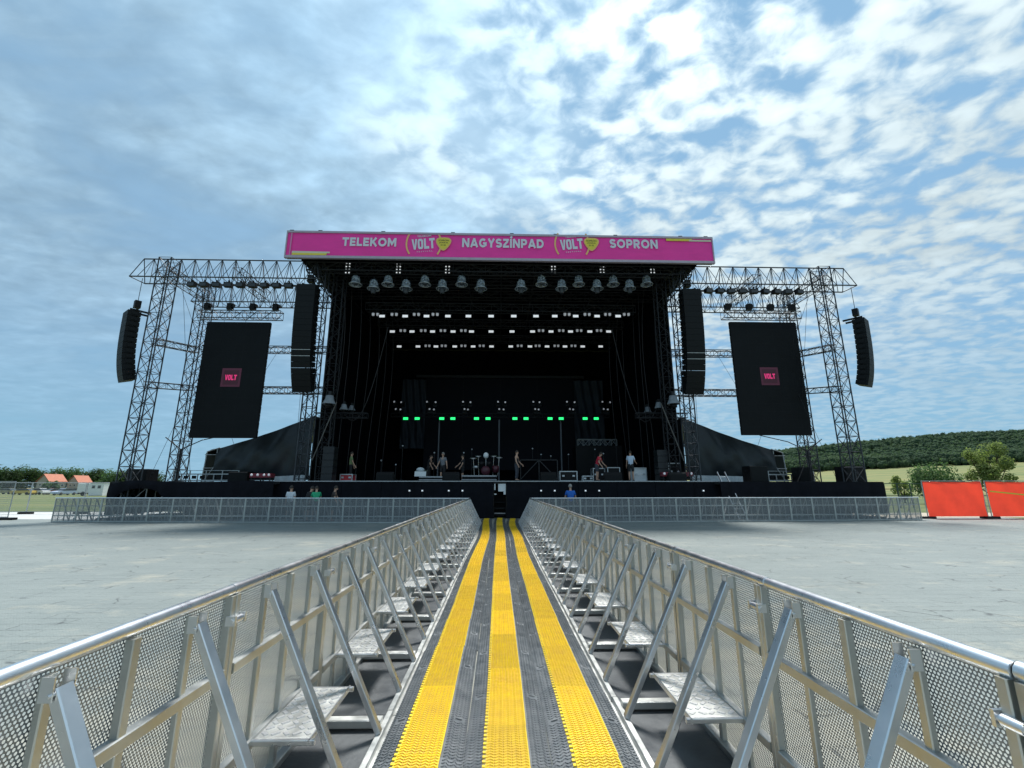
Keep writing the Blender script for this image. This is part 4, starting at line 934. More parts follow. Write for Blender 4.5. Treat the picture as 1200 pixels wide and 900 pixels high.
# green lamps, bar and moving heads
YG = 38.0
p = P(587, 487, YG)
m = MB(); lattice(m, (-9.3, 0, 0), (9.3, 0, 0), .3, .3, 26, .025, .013); tag(m.build('lamp_bar', 'steel_dark', None, (p.x, YG, p.z)), 'dark low truss carrying the row of green lamps', 'truss')
def make_green():
    t = thing('green_lamp', (0, 0, 0), 0, '', 'stage light', 'glowing green lamps in a row')
    MB().box((0, .1, 0), (.5, .2, .3)).build('housing', 'black', t); MB().box((0, -.012, 0), (.40, .02, .2)).build('lens', 'green_lamp', t); return t
gl = Proto(make_green())
for k, u in enumerate((475.4, 488.9, 517.7, 530.7, 558.4, 571.9, 603.4, 616.4, 644.6, 657.6, 685.7, 698.7)): gl.put(P(u, 490.5, YG - .4), 0, 'glowing green lamp at the back of the stage, %s from left' % ORD[k])
def make_mover():
    t = thing('moving_head_light', (0, 0, 0), 0, '', 'stage light', 'small moving head lights above the green lamps')
    MB().box((0, .05, -.2), (.3, .3, .14)).box((-.15, .05, 0), (.04, .1, .34)).box((.15, .05, 0), (.04, .1, .34)).build('yoke', 'black', t)
    MB().lathe([(0, -.2), (.1, -.2), (.13, .2), (0, .2)], (0, .05, .05), 10, True, Matrix.Rotation(R(80), 3, 'X')).build('lamp_head', 'steel_dark', t)
    MB().lathe([(0, .0), (.075, .0), (.08, .02), (0, .02)], (0, -.17, .09), 10, True, Matrix.Rotation(R(80), 3, 'X')).build('lens', 'lamp_dim', t); return t
mh = Proto(make_mover()); k = 0
for c in (467, 505.5, 546.5, 587, 628.5, 669, 709):
    for du_, dv_ in ((-4, 472.5), (4.5, 473), (-2, 481), (3, 481.5)):
        mh.put(P(c + du_, dv_, YG - .1), R(random.uniform(-25, 25)), 'small dark moving head light, one of four in the %s cluster from left' % ORD[k // 4]); k += 1
for k, u in enumerate((515, 585, 657)):
    p = P(u, 492, YG + .3); b = P(u, 550, YG + .3); m = MB(); m.tube((0, 0, 0), (0, 0, p.z - DZ), .07, 8); m.box((0, 0, .03), (.6, .6, .06)); tag(m.build('upright_pole', mat('pole_%s' % ORD[k], (.16, .17, .19), .5, .3), None, (p.x, p.y, DZ)), 'grey upright pole before the LED wall, %s from left' % ORD[k], 'pole', 'upright poles before the LED wall')
# truss on black riser at the back right
a, b = P(677, 519, 38), P(722, 519, 38)
m = MB(); lattice(m, (0, 0, 0), (b.x - a.x, 0, 0), .5, .55, 7, .035, .022); tag(m.build('loose_truss', 'galv', None, a), 'silver truss section lying on a black riser at back right', 'truss')
m = MB(); m.bbox((0, 0, 0), (b.x - a.x + .6, 1.6, a.z - .28 - DZ)); m.bbox((-.02, -.03, a.z - .4 - DZ), (b.x - a.x + .62, 0, a.z - .3 - DZ)); tag(m.build('black_riser', 'case', None, (a.x - .3, 38 - .7, DZ)), 'tall black riser under the loose silver truss', 'riser')

# ------------------------------------------------------------------ gear on deck
def flight_case(u0, u1, v0, Y, label, group=None, face='case', z=DZ, d=.7, cat='flight case'):
    a, b = P(u0, v0, Y), P(u1, v0, Y); W = b.x - a.x; H = max(.2, a.z - z)
    t = thing('flight_case', ((a.x + b.x) / 2, Y, z), 0, label, cat, group)
    MB().box((0, d / 2, H / 2), (W - .05, d - .05, H - .05)).build('panel', face, t)
    m = MB()
    for x in (-W / 2, W / 2):
        for y in (0, d): m.box((x, y, H / 2), (.05, .05, H))
        for zz in (.03, H - .0): m.box((x, d / 2, zz), (.052, d, .052))
    for y in (0, d):
        for zz in (.03, H): m.box((0, y, zz), (W, .054, .054))
    m.build('edging', 'silver_edge', t)
    m = MB(); 
    for x in (-W * .3, W * .3): m.box((x, -.03, H * .55), (.14, .02, .1))
    m.build('latch', 'silver_edge', t); return t
flight_case(656, 676, 552.5, 27.6, 'black flight case with silver edges standing on the deck right of centre', 'flight cases on the deck')
flight_case(683, 695, 558, 27.4, 'small low black flight case with silver edges beside the red-shirted person', 'flight cases on the deck', d=.4)
flight_case(742.5, 757, 548.5, 28.4, 'white-fronted flight case right behind the pale-shirted person', 'flight cases on the deck', 'white')
flight_case(712, 726, 548, 29.5, 'plain black flight case left of the pale-shirted person', 'flight cases on the deck')
flight_case(695, 708, 549, 29.9, 'plain black flight case behind the red-shirted person', 'flight cases on the deck')
flight_case(399, 413, 556, 27.6, 'red flight case in front of the dull-green-shirted person', 'flight cases on the deck', mat('red_case', (.5, .03, .04), .5, 0, var=.15))
def wedge(u, Y, w, label, h=.5, v=None):
    p = P(u, 563, Y); t = thing('monitor_wedge', (p.x, Y, DZ), 0, label, 'monitor speaker', 'monitor wedges along the deck edge')
    MB().prism([(0, 0), (.55, 0), (.62, h * .35), (.12, h), (0, h * .8)], 'x', -w / 2, w / 2).build('cabinet', 'case', t)
    MB().box((0, -.012, h * .4), (w - .08, .02, h * .55)).build('grille', 'grille', t)
for k, (u, w) in enumerate(((450.5, .95), (528, .95), (643, .9), (719, 1.0), (795, 1.0))): wedge(u, 25.98, w, 'black monitor wedge on the deck edge, %s from left' % ORD[k])
def subs(u0, u1, v0, Y, z, label):
    a, b = P(u0, v0, Y), P(u1, v0, Y); W = b.x - a.x; H = a.z - z
    t = thing('subwoofer', ((a.x + b.x) / 2, Y, z), 0, label, 'loudspeaker', 'subwoofer boxes on the wings')
    MB().cbox((0, .45, H / 2), (W, .9, H), .03).build('cabinet', 'case', t)
    MB().box((0, -.006, H / 2), (W - .1, .02, H - .1)).build('grille', 'grille', t)
    m = MB()
    for s in (-1, 1): m.box((s * (W / 2 + .004), .45, H * .7), (.02, .2, .06))
    m.build('handle', 'steel_dark', t)
subs(149, 173, 549.5, 26.5, 2.0, 'black subwoofer at the foot of the front tower, left wing')
subs(990, 1013, 546.5, 26.5, 2.0, 'black subwoofer at the foot of the front tower, right wing')
subs(878.5, 899, 546, 26.3, 2.0, 'black subwoofer in front of the tarpaulin, right wing')
subs(937, 952, 547.5, 28.2, 2.0, 'small black subwoofer left of the guard rail, right wing')
subs(268, 290, 553, 28.6, 2.0, 'black subwoofer in front of the tarpaulin, left wing')
def rack(u0, u1, v0, Y, label):
    a, b = P(u0, v0, Y), P(u1, v0, Y); W = b.x - a.x; H = a.z - DZ; t = thing('speaker_stack', ((a.x + b.x) / 2, Y, DZ), 0, label, 'loudspeaker', 'speaker stacks at the stage sides')
    n = 5
    for k in range(n):
        MB().cbox((0, .35, H * (k + .5) / n), (W, .7, H / n - .02), .02).build('cabinet', mat_rack(), t)
        
def mat_rack():
    if 'rack' not in M: M['rack'] = mat('rack_grey', (.014, .016, .019), .55, .1, var=.3)
    return 'rack'
rack(379, 392, 523, 26.6, 'tall dark speaker stack left of the red flight case'); rack(770, 782, 527, 27.0, 'tall dark speaker stack behind the red trolley')
# framed scrim
a, b = P(610, 539, 27.2), P(653, 539, 27.2); W = b.x - a.x; H = a.z - DZ
t = thing('framed_scrim', ((a.x + b.x) / 2, 27.2, DZ), 0, 'black framed panel with diagonal braces standing right of the bare-armed person', 'panel')
m = MB(); 
for p_, q_ in (((-W / 2, .04), (-W / 2, H)), ((W / 2, .04), (W / 2, H)), ((0, .04), (0, H)), ((-W / 2, H), (W / 2, H)), ((-W / 2, .04), (W / 2, .04)), ((-W / 2, .1), (0, H)), ((W / 2, .1), (0, H))): m.beam((p_[0], 0, p_[1]), (q_[0], 0, q_[1]), .045, .045)
m.build('frame', 'rack', t); MB().bbox((-W / 2, .04, .06), (W / 2, .06, H - .02)).build('scrim', 'fabric_black', t); MB().bbox((-W / 2, .1, 0), (W / 2, .9, .08)).build('base', 'case', t)
# risers
def riser(u0, u1, v, Y, h, label):
    a, b = P(u0, v, Y), P(u1, v, Y); W = b.x - a.x; t = thing('stage_riser', ((a.x + b.x) / 2, Y, DZ), 0, label, 'riser', 'low risers on the deck')
    MB().bbox((-W / 2, 0, h - .08), (W / 2, 2, h)).bbox((-W / 2, 0, .06), (W / 2, .04, .12)).build('top_edge', 'trim', t); m = MB()
    for x in (-W / 2 + .1, 0, W / 2 - .1):
        for y in (.1, 1.9): m.box((x, y, (h - .08) / 2), (.07, .07, h - .08))
    m.build('leg', 'steel_dark', t); MB().bbox((-W / 2 + .02, .06, .02), (W / 2 - .02, .08, h - .09)).build('skirt', 'case', t); return t
riser(541, 582, 559, 28.0, .36, 'grey-edged low riser under the drum kit'); riser(491, 523, 560, 28.0, .30, 'grey-edged low riser left of the drum kit')
# drum kit
M['drum_red'] = mat('drum_red', (.06, .008, .018), .4)
p = P(569, 552, 28.7); t = thing('drum_kit', (p.x, 28.9, DZ + .36), 0, 'drum kit with a white head on the low riser at centre stage', 'drum kit')
def drum(c, r, d, axis, mt, nm='drum'):
    rot = Matrix.Rotation(R(90), 3, 'X') if axis == 'y' else Matrix.Rotation(R(random.uniform(-15, 15)), 3, 'X'); MB().lathe([(0, -d / 2), (r, -d / 2), (r, d / 2), (0, d / 2)], c, 16, True, rot).build(nm, mt, t)
drum((0, 0, .3), .29, .45, 'y', 'drum_red', 'bass_drum'); drum((-.25, -.02, .75), .17, .22, 'z', 'case', 'tom'); drum((.2, -.02, .75), .17, .22, 'z', 'case', 'tom'); drum((.62, .15, .42), .22, .4, 'z', 'drum_red', 'floor_tom'); drum((-.62, .2, .55), .19, .14, 'z', 'silver_edge', 'snare')
for x, y, z in ((-.8, .1, 1.1), (.85, .1, 1.15), (-.5, .4, 1.25), (.5, .4, 1.25)):
    m = MB(); m.lathe([(.0, .02), (.22, 0), (.22, -.006)], (x, y, z), 14, True, Matrix.Rotation(R(14), 3, 'X')); m.tube((x, y, z), (x * .9, y + .1, 0), .013, 5); m.build('cymbal', mat_once('tread_bars'), t)
m = MB(); m.ball((0, .3, 1.28), .17, 12, (1, 1, 1.2)); m.tube((0, .3, 1.1), (0, .3, .5), .014, 5); m.build('white_ball', 'white', t)
m = MB(); m.lathe([(0, 0), (.17, .03), (.17, .09), (0, .1)], (0, .75, .5), 12); m.tube((0, .75, 0), (0, .75, .5), .025, 6); m.build('stool', 'case', t)
# keyboard-ish gear on left riser
p = P(492, 556, 28.2); t = thing('control_desk', (p.x, 28.3, DZ + .30), 0, 'pale grey control desk with a hunched cover on the low riser', 'control desk')
MB().prism([(0, .0), (.6, 0), (.6, .42), (.1, .3)], 'x', -.35, .35).build('desk', 'alu_dull', t); MB().ball((-.05, .3, .4), .2, 10, (1.3, 1, .8)).build('cover', 'white_cloth', t)
# mic stands and little upright gear in the dark
k = 0
for u, v, Y in ((472, 523, 29.5), (509, 531, 29.2), (543.5, 531, 30), (553, 527, 31), (624, 526, 31), (634, 533, 30.5), (645.5, 535, 30), (666, 533, 30), (697, 527, 31), (707, 532, 29), (447, 540, 29), (464, 545, 29)):
    p = P(u, v, Y); t = thing('microphone_stand', (p.x, Y, DZ), 0, 'thin microphone stand on the deck, %s from left' % ORD[k], 'microphone stand', 'microphone stands on the deck'); k += 1
    H = p.z - DZ; m = MB(); m.tube((0, 0, 0), (0, 0, H - .02), .015, 5); 
    for q in range(3): m.tube((0, 0, .16), (.3 * math.cos(q * 2.1), .3 * math.sin(q * 2.1), .01), .012, 4)
    m.build('stand', 'rack', t); MB().ball((0, -.03, H + .02), .055, 8).build('microphone', 'silver_edge', t)
# red trolley with lamps
for u0, u1, v, Y, z, lab in ((776, 812, 552, 26.6, DZ, 'red topped trolley with small white lamps at the right of the deck'), (293, 318, 553.5, 27.6, 2.0, 'red trolley with small white lamps on the left wing')):
    a, b = P(u0, v, Y), P(u1, v, Y); W = b.x - a.x; H = a.z - z
    t = thing('lamp_trolley', ((a.x + b.x) / 2, Y, z), 0, lab, 'trolley', 'red lamp trolleys')
    MB().bbox((-W / 2, 0, H - .3), (W / 2, .5, H - .06)).build('tray', 'red_metal', t)
    m = MB()
    for x in (-W / 2 + .08, 0, W / 2 - .08): m.box((x, .1, (H - .3) / 2 + .04), (.06, .06, H - .38)); m.box((x, .4, (H - .3) / 2 + .04), (.06, .06, H - .38))
    m.bbox((-W / 2, .05, .1), (W / 2, .45, .16)); m.build('frame', 'rack', t)
    for x in (-W / 2 + .12, -W * .12, W * .18, W / 2 - .12): MB().ball((x, -.02, H - .15), .075, 8).build('lamp', 'lamp_dim', t)
    m = MB()
    for x in (-W / 2 + .1, W / 2 - .1): m.lathe([(0, -.02), (.06, -.02), (.06, .02), (0, .02)], (x, .1, .06), 10, True, Matrix.Rotation(R(90), 3, 'Y'))
    m.build('wheel', 'rubber_tyre', t)
flight_case(783, 797, 543, 27.4, 'dark flight case behind the red topped trolley, right of deck', 'flight cases on the deck')
# pit lights along the stage front
for k, u in enumerate((480, 495, 526, 542, 634, 650, 686, 702, 824)):
    p = P(u, 575, 25.2); t = thing('pit_light', (p.x, 25.2, 0), 0, 'small white pit lamp on a stand before the stage skirt, %s from left' % ORD[k], 'lamp', 'small lamps in the pit')
    MB().tube((0, 0, 0), (0, 0, p.z - .06), .025, 6).box((0, 0, .02), (.35, .35, .04)).build('stand', 'black', t); MB().box((0, 0, p.z), (.10, .10, .09)).build('housing', 'silver_edge', t); MB().box((0, -.056, p.z), (.07, .01, .06)).build('lens', 'white_lamp', t)
# ladder
t = thing('ladder', (P(864, 590, 25.0).x, 24.5, 0), R(-4), 'aluminium ladder leaning against the right wing', 'ladder')
m = MB(); 
for x in (-.21, .21): m.beam((x, 0, 0), (x - .45, 1.25, 2.55), .03, .07)
m.build('stile', 'alu', t); m = MB()
for i in range(1, 9): q = i / 9; m.tube((-.21 - .45 * q, 1.25 * q, 2.55 * q), (.21 - .45 * q, 1.25 * q, 2.55 * q), .018, 6)
m.build('rung', 'alu', t)

# ------------------------------------------------------------------ people
def skin_mesh(name, J, E, rad, m, parent, root=0, sub=1):
    me = bpy.data.meshes.new(name); me.from_pydata([tuple(j) for j in J], E, [])
    o = bpy.data.objects.new(name, me); COL.objects.link(o)
    o.modifiers.new('skin', 'SKIN'); s = o.modifiers.new('sub', 'SUBSURF'); s.levels = sub; s.render_levels = sub
    for i, r in enumerate(rad):
        r = (r, r) if not isinstance(r, tuple) else r
        me.skin_vertices[0].data[i].radius = r
    me.skin_vertices[0].data[root].use_root = True
    bpy.context.view_layer.update(); dg = bpy.context.evaluated_depsgraph_get(); nm = bpy.data.meshes.new_from_object(o.evaluated_get(dg))
    bpy.data.objects.remove(o); bpy.data.meshes.remove(me); nm.name = name
    nm.polygons.foreach_set('use_smooth', [True] * len(nm.polygons)); nm.materials.clear(); nm.materials.append(M[m])
    o = bpy.data.objects.new(name, nm); COL.objects.link(o); o.parent = parent; return o
def person(loc, rz, label, shirt, legs, hair='hair', long_legs=False, bend=0.0, arms=((.12, .0), (.12, .0)), elbow=(.25, .25), stride=.0, sleeve=True, head_tilt=0.0, scale=1.0):
    """local -Y is forwards; arms = (sideways, forward) swing in radians for right/left"""
    t = thing('person', loc, rz, label, 'person'); t.scale = (scale,) * 3
    rb = Matrix.Rotation(bend, 3, 'X'); pel = Vector((0, 0, .94))
    def up(v): return pel + rb @ (Vector(v) - pel)
    J = []; rad = []; E = []
    def add(p, r, par=None):
        J.append(Vector(p)); rad.append(r)
        if par is not None: E.append((par, len(J) - 1))
        return len(J) - 1
    pe = add(pel, (.15, .11)); w = add(up((0, 0, 1.08)), (.135, .10), pe); ch = add(up((0, -.01, 1.30)), (.165, .115), w); nb = add(up((0, .01, 1.46)), (.075, .07), ch); nk = add(up((0, -.005, 1.54)), .052, nb)
    hd = Matrix.Rotation(head_tilt, 3, 'X')
    def hp(v): b = Vector((0, -.005, 1.54)); return up(b + hd @ (Vector(v) - b))
    h1 = add(hp((0, -.02, 1.61)), (.07, .085), nk); h2 = add(hp((0, -.015, 1.69)), (.08, .098), h1); h3 = add(hp((0, -.005, 1.755)), (.05, .062), h2)
    add(hp((0, -.128, 1.645)), .012, h1)
    for s in (-1, 1): add(hp((s * .088, .0, 1.65)), .014, h2)
    hands = []
    arm_j = []
    for q, s in enumerate((-1, 1)):
        sw, fw = arms[q]; sh = add(up((s * .175, 0, 1.425)), .062, ch)
        d = Vector((s * math.sin(sw), -math.sin(fw) * math.cos(sw), -math.cos(sw) * math.cos(fw))); d = rb @ d if bend < .6 else d
        el = J[sh] + d * .29; d2 = (Matrix.Rotation(-elbow[q], 3, 'X') @ d); wr = el + d2 * .25; pa = wr + d2 * .075
        e = add(el, .043, sh); wv = add(wr, .028, e); p_ = add(pa, (.032, .02), wv); arm_j.append((sh, e, wv))
        side = Vector((0, 1, 0)).cross(d2).normalized() if abs(d2.y) < .8 else Vector((1, 0, 0)); fr = d2.cross(side).normalized()
        for i, (off, ln) in enumerate(((-.027, .062), (-.009, .075), (.009, .07), (.027, .052))):
            k1 = add(pa + fr * off + d2 * .03, .0095, p_); add(pa + fr * off * 1.1 + d2 * (.03 + ln) + side * .014, .0085, k1)
        th = add(wr + d2 * .03 + fr * (-.04), .0105, wv); add(wr + d2 * .075 + fr * (-.062), .009, th)
    leg_j = []
    for s in (-1, 1):
        st = stride * s; hp_ = add((s * .095, 0, .88), (.09, .095), pe); kn = add((s * .105, -st * .5 - .02, .49), .058, hp_); an = add((s * .11, -st + .02, .085), .04, kn); toe = add((s * .125, -st - .14, .035), (.04, .028), an); leg_j.append((hp_, kn, an, toe))
    skin_mesh('body', J, E, rad, 'skin', t)
    g = lambda i, k=1.0: (tuple(x * 1.0 + k for x in rad[i]) if isinstance(rad[i], tuple) else (rad[i] + k, rad[i] + k))
    # shirt
    SJ = [J[pe] + rb @ Vector((0, 0, -.13)), J[w], J[ch], J[nb] + rb @ Vector((0, 0, -.015))]; SR = [(.175, .135), (.158, .122), (.182, .132), (.088, .082)]; SE = [(0, 1), (1, 2), (2, 3)]
    for sh, e, wv in arm_j:
        a = len(SJ); SJ.append(J[sh]); SR.append((.078, .078)); SE.append((2, a))
        if sleeve: SJ.append(J[sh].lerp(J[e], .72)); SR.append((.064, .064)); SE.append((a, a + 1))
    skin_mesh('shirt', SJ, SE, SR, shirt, t)
    TJ = [J[pe] + Vector((0, 0, .14)), J[pe] + Vector((0, 0, -.03))]; TR = [(.165, .125), (.16, .125)]; TE = [(0, 1)]
    for hq, kn, an, toe in leg_j:
        a = len(TJ); TJ.append(J[hq]); TR.append((.105, .11)); TE.append((1, a))
        if long_legs: TJ += [J[kn], J[an] + Vector((0, 0, .02))]; TR += [(.08, .08), (.06, .06)]; TE += [(a, a + 1), (a + 1, a + 2)]
        else: TJ.append(J[kn] + Vector((0, 0, .03))); TR.append((.09, .09)); TE.append((a, a + 1))
    skin_mesh('trousers' if long_legs else 'shorts', TJ, TE, TR, legs, t)
    for hq, kn, an, toe in leg_j: skin_mesh('shoe', [J[an] + Vector((0, .03, -.035)), J[toe] + Vector((0, -.02, .0))], [(0, 1)], [(.048, .05), (.05, .036)], 'c_black', t)
    m = MB()
    def cap(a, b):
        ph = b * R(105); th = a * 2 * math.pi; lim = 1 - .35 * max(0, -math.sin(th)) ; ph *= lim
        return tuple(hp((.095 * math.sin(ph) * math.cos(th), -.012 + .112 * math.sin(ph) * math.sin(th), 1.675 + .125 * math.cos(ph))))
    m.grid(cap, 14, 6); m.build('hair', hair, t)
    m = MB()
    for s in (-1, 1): m.ball(hp((s * .033, -.098, 1.672)), .011, 6)
    m.build('eyes', 'c_black', t)
    return t
gp = lambda u, Y, z: (P(u, 560, Y).x, Y, z)
person(gp(343, 23.6, 0), R(180), 'person in a white T-shirt seen from behind in the pit', 'c_white', 'c_denim', scale=1.0)
person(gp(372.5, 23.7, 0), R(200), 'person in a green shirt leaning forward in the pit', 'c_green', 'c_black', bend=.25, arms=((.2, .5), (.2, .5)))
person(gp(363, 24.0, 0), R(150), 'person in a black shirt left of the green-shirted one', 'c_black', 'c_black', bend=.3, arms=((.2, .6), (.4, .5)))
person(gp(392, 23.9, 0), R(100), 'person in a brown shirt right of the green-shirted one', 'c_brown', 'c_black', bend=.15, arms=((.1, .4), (.1, .6)))
person(gp(668, 23.5, 0), R(180), 'broad person in a bright blue shirt standing in the pit', 'c_blue', 'c_denim', 'hair_grey', arms=((.28, .2), (.28, .2)), scale=1.04)
person(gp(700, 27.0, DZ), R(60), 'person in a red shirt and dark shorts stooping on the deck', 'c_red', 'c_denim', bend=.38, arms=((.15, .5), (.15, .7)), elbow=(.5, .4), scale=.98)
person(gp(740, 27.0, DZ), R(160), 'person in a pale blue T-shirt and black shorts seen from behind on the deck', 'c_pale', 'c_black', arms=((.25, .3), (.15, .1)), elbow=(.9, .2), scale=1.0)
person(gp(605.5, 26.9, DZ), R(70), 'bare-armed person in a black vest and dark trousers on the deck', 'c_black', 'c_denim', long_legs=True, sleeve=False, arms=((.1, .1), (.1, .2)), elbow=(.4, .6))
person(gp(518.5, 28.6, DZ), R(-20), 'person in a grey shirt and black shorts left of the drum kit', 'c_grey', 'c_black', 'hair_grey', arms=((.3, .1), (.3, .1)))
person(gp(410, 28.2, DZ), R(110), 'person in a dull green shirt behind the red flight case', 'c_lime', 'c_black', long_legs=True, arms=((.1, .3), (.1, .2)))
person(gp(502, 30.2, DZ), R(75), 'person in black beside the grey-shirted one', 'c_black', 'c_black', long_legs=True, bend=.2, arms=((.08, .5), (.08, .7)), scale=.98)
person(gp(542, 29.6, DZ), R(-70), 'person in black standing right at the drum kit\'s left', 'c_black', 'c_black', arms=((.08, .6), (.08, .3)), scale=.96)

# ------------------------------------------------------------------ right: red fence, bushes, hill
def red_fence(u0, u1, Y, w, label, strap=False):
    a = P(u0, 604, Y); t = thing('fence_panel', (a.x, Y, 0), R(1), label, 'fence', 'red screened fence panels')
    H = 2.05
    m = MB(); m.grid(lambda p, q: (.04 + (w - .08) * p, .035 * math.sin(p * 8 + q * 2) * math.sin(q * 3) + .012 * math.sin(p * 19 + q * 7) + .008 * math.sin(p * 47 - q * 5) * (1 - q), .12 + (H - .16 + .03 * math.sin(p * 3.14) * -q) * q), 60, 14); m.build('red_screen', 'red_fabric', t)
    m = MB(); 
    for x in (0, w): m.tube((x, .04, 0), (x, .04, H), .024, 8)
    for z in (.14, H - .01): m.tube((0, .04, z), (w, .04, z), .018, 6)
    m.build('frame', 'galv', t)
    for x in (.0, w): MB().cbox((x, .04, .06), (.75, .24, .12), .03).build('foot', 'case', t)
    if strap: m = MB(); m.beam((.1, -.07, 1.48), (w, -.07, 1.15), .012, .07); m.build('strap', 'yellow_print', t)
red_fence(1088, 1158, 25.2, 3.5, 'bright red screened fence panel beside the end of the barrier')
b0 = P(1088, 604, 25.2).x
t_x = b0 + 3.6
def red2():
    global P
    red_fence(1163, 1240, 25.1, 3.5, 'bright red screened fence panel with a yellow strap at the frame\'s right edge', True)
red2()

def tree_thing(loc, H, Rr, nleaf, leaf, lm, label, cat='tree', name='tree', group=None, trunk_h=.35, sq=1.0, nb=9, seed=1, lobes=9, sparse=False):
    rnd = random.Random(seed); t = thing(name, loc, 0, label, cat, group)
    m = MB(); th = H * trunk_h; r0 = H * .022 + .03
    pts = [Vector((0, 0, 0)), Vector((rnd.uniform(-.03, .03) * H, 0, th * .5)), Vector((0, 0, th)), Vector((rnd.uniform(-.05, .05) * H, 0, H * .72))]
    for i in range(3): m.tube(pts[i], pts[i + 1], r0 * (1 - .28 * i), 7, r0 * (1 - .28 * (i + 1)), caps=False)
    C = []
    for k in range(lobes):
        an = rnd.uniform(0, 6.28); q = rnd.uniform(.0, 1); zz = th + (H - th) * (.10 + .78 * (k + .5) / lobes); rr = Rr * (1 - .55 * abs((zz - th) / (H - th) - .42) * 1.5) * rnd.uniform(.35, .8)
        c = Vector((math.cos(an) * rr, math.sin(an) * rr, zz)); C.append((c, Rr * rnd.uniform(.32, .55) * (.62 if sparse else 1)))
        m.tube(Vector((0, 0, th * rnd.uniform(.6, 1.1))), c, r0 * .42, 5, r0 * .12, caps=False)
        for q in range(3): m.tube(c * .7 + Vector((0, 0, th * .3)), c + Vector((rnd.uniform(-1, 1), rnd.uniform(-1, 1), rnd.uniform(-.3, 1))) * Rr * .35, r0 * .14, 4, r0 * .04, caps=False)
    m.build('trunk', 'bark', t)
    m = MB()
    for i in range(nleaf):
        c, r = C[i % len(C)]; d = Vector((rnd.gauss(0, 1), rnd.gauss(0, 1), rnd.gauss(0, 1) * sq)).normalized() * r * rnd.uniform(.25, 1.05) ** .6
        p = c + d
        if p.z < .15: p.z = .15 + rnd.random() * .2
        n = (d.normalized() + Vector((rnd.uniform(-.7, .7), rnd.uniform(-.7, .7), rnd.uniform(-.2, 1)))).normalized(); x = n.orthogonal().normalized(); x = Matrix.Rotation(rnd.uniform(0, 6.28), 3, n) @ x; y = n.cross(x); s = leaf * rnd.uniform(.6, 1.3)
        m.add([p - x * s - y * s * .15, p - y * s * .6, p + x * s + y * s * .1, p + y * s * .6], [(0, 1, 2, 3)])
    m.build('crown', lm, t); return t
q = P(1161, 562, 42); tree_thing((q.x, 42, 0), P(1161, 518, 42).z + .1, 2.3, 5200, .10, 'leaf_olive', 'loose olive-green young tree standing behind the red fence', seed=3, trunk_h=.22, lobes=22, sparse=True)
q = P(1098, 562, 46); tree_thing((q.x, 46, 0), P(1098, 546, 46).z, 2.6, 7000, .11, 'leaf_mid', 'low rounded dark green bush behind the red fence', 'bush', 'bush', seed=5, trunk_h=.06, lobes=26, sq=.7)
q = P(1056, 562, 50); tree_thing((q.x, 50, 0), P(1054, 556, 50).z, 1.1, 900, .12, 'leaf_olive', 'small yellowish bush right of the wing platform', 'bush', 'bush', seed=8, trunk_h=.1, lobes=7)
# green fence behind
t = thing('railing_fence', (P(1036, 570, 38).x, 38, 0), 0, 'low dark green railing fence behind the barrier\'s right end', 'fence')
m = MB()
for z in (1.0, 1.55, 2.0): m.beam((0, 0, z), (9, 0, z), .05, .06)
m.build('rail', mat('green_paint', (.03, .06, .045), .5), t); m = MB()
for i in range(9): m.box((i * 1.12, 0, 1.0), (.07, .07, 2.0))
m.build('post', M['green_paint'] if 'green_paint' in M else bpy.data.materials['green_paint'], t)

def A_(t): return min(.17, max(0, (t + .19) * .104))
def prof(Y):
    def s(a, b, x): q = min(1, max(0, (x - a) / (b - a))); return q * q * (3 - 2 * q)
    if Y < 310: return .33 * max(0, (Y - 110) / 200) ** 1.15 if Y > 110 else 0
    return .345 + .51 * s(310, 420, Y) + .05 * s(420, 600, Y)
def hz(X, Y):
    tt = X / max(Y, 60); return -.4 + A_(tt) * 400 * prof(Y) * (1 + .04 * math.sin(X * .021) * prof(Y)) + .5 * math.sin(X * .05 + Y * .03) * prof(Y)
def hill_mat():
    m = bpy.data.materials.new('hill_field'); m.use_nodes = True; nt = m.node_tree; N = nt.nodes; L = nt.links; b = N['Principled BSDF']; b.inputs['Roughness'].default_value = .95
    tc = N.new('ShaderNodeTexCoord'); mp = N.new('ShaderNodeMapping'); mp.inputs['Scale'].default_value = (.15, 1, 1); mp.inputs['Rotation'].default_value = (0, 0, R(-38)); L.new(tc.outputs['Object'], mp.inputs['Vector'])
    n = N.new('ShaderNodeTexNoise'); n.inputs['Scale'].default_value = .16; n.inputs['Detail'].default_value = 6; n.inputs['Roughness'].default_value = .65; L.new(mp.outputs[0], n.inputs['Vector'])
    cr = N.new('ShaderNodeValToRGB'); e = cr.color_ramp.elements; e[0].position = .36; e[0].color = (.07, .11, .032, 1); e[1].position = .64; e[1].color = (.21, .185, .065, 1); k = e.new(.5); k.color = (.135, .15, .045, 1)
    L.new(n.outputs['Fac'], cr.inputs[0]); L.new(cr.outputs[0], b.inputs['Base Color']); return m
M['hill'] = hill_mat()
m = MB(); m.grid(lambda a, b: (20 + 900 * a, 60 + 620 * b, hz(20 + 900 * a, 60 + 620 * b)), 70, 60); tag(m.build('hill', 'hill'), kind='structure')
def forest_mat():
    m = mat('forest_leaves', (.046, .080, .052), .95, 0, col2=(.068, .102, .056), vscale=.055, spec=.1); translucent(m, .35); return m
M['forest'] = forest_mat()
rnd = random.Random(11); m = MB(); cnt = 0
def forest_edge(X): return 312 + 5 * math.sin(X * .03) + 4 * math.sin(X * .11)
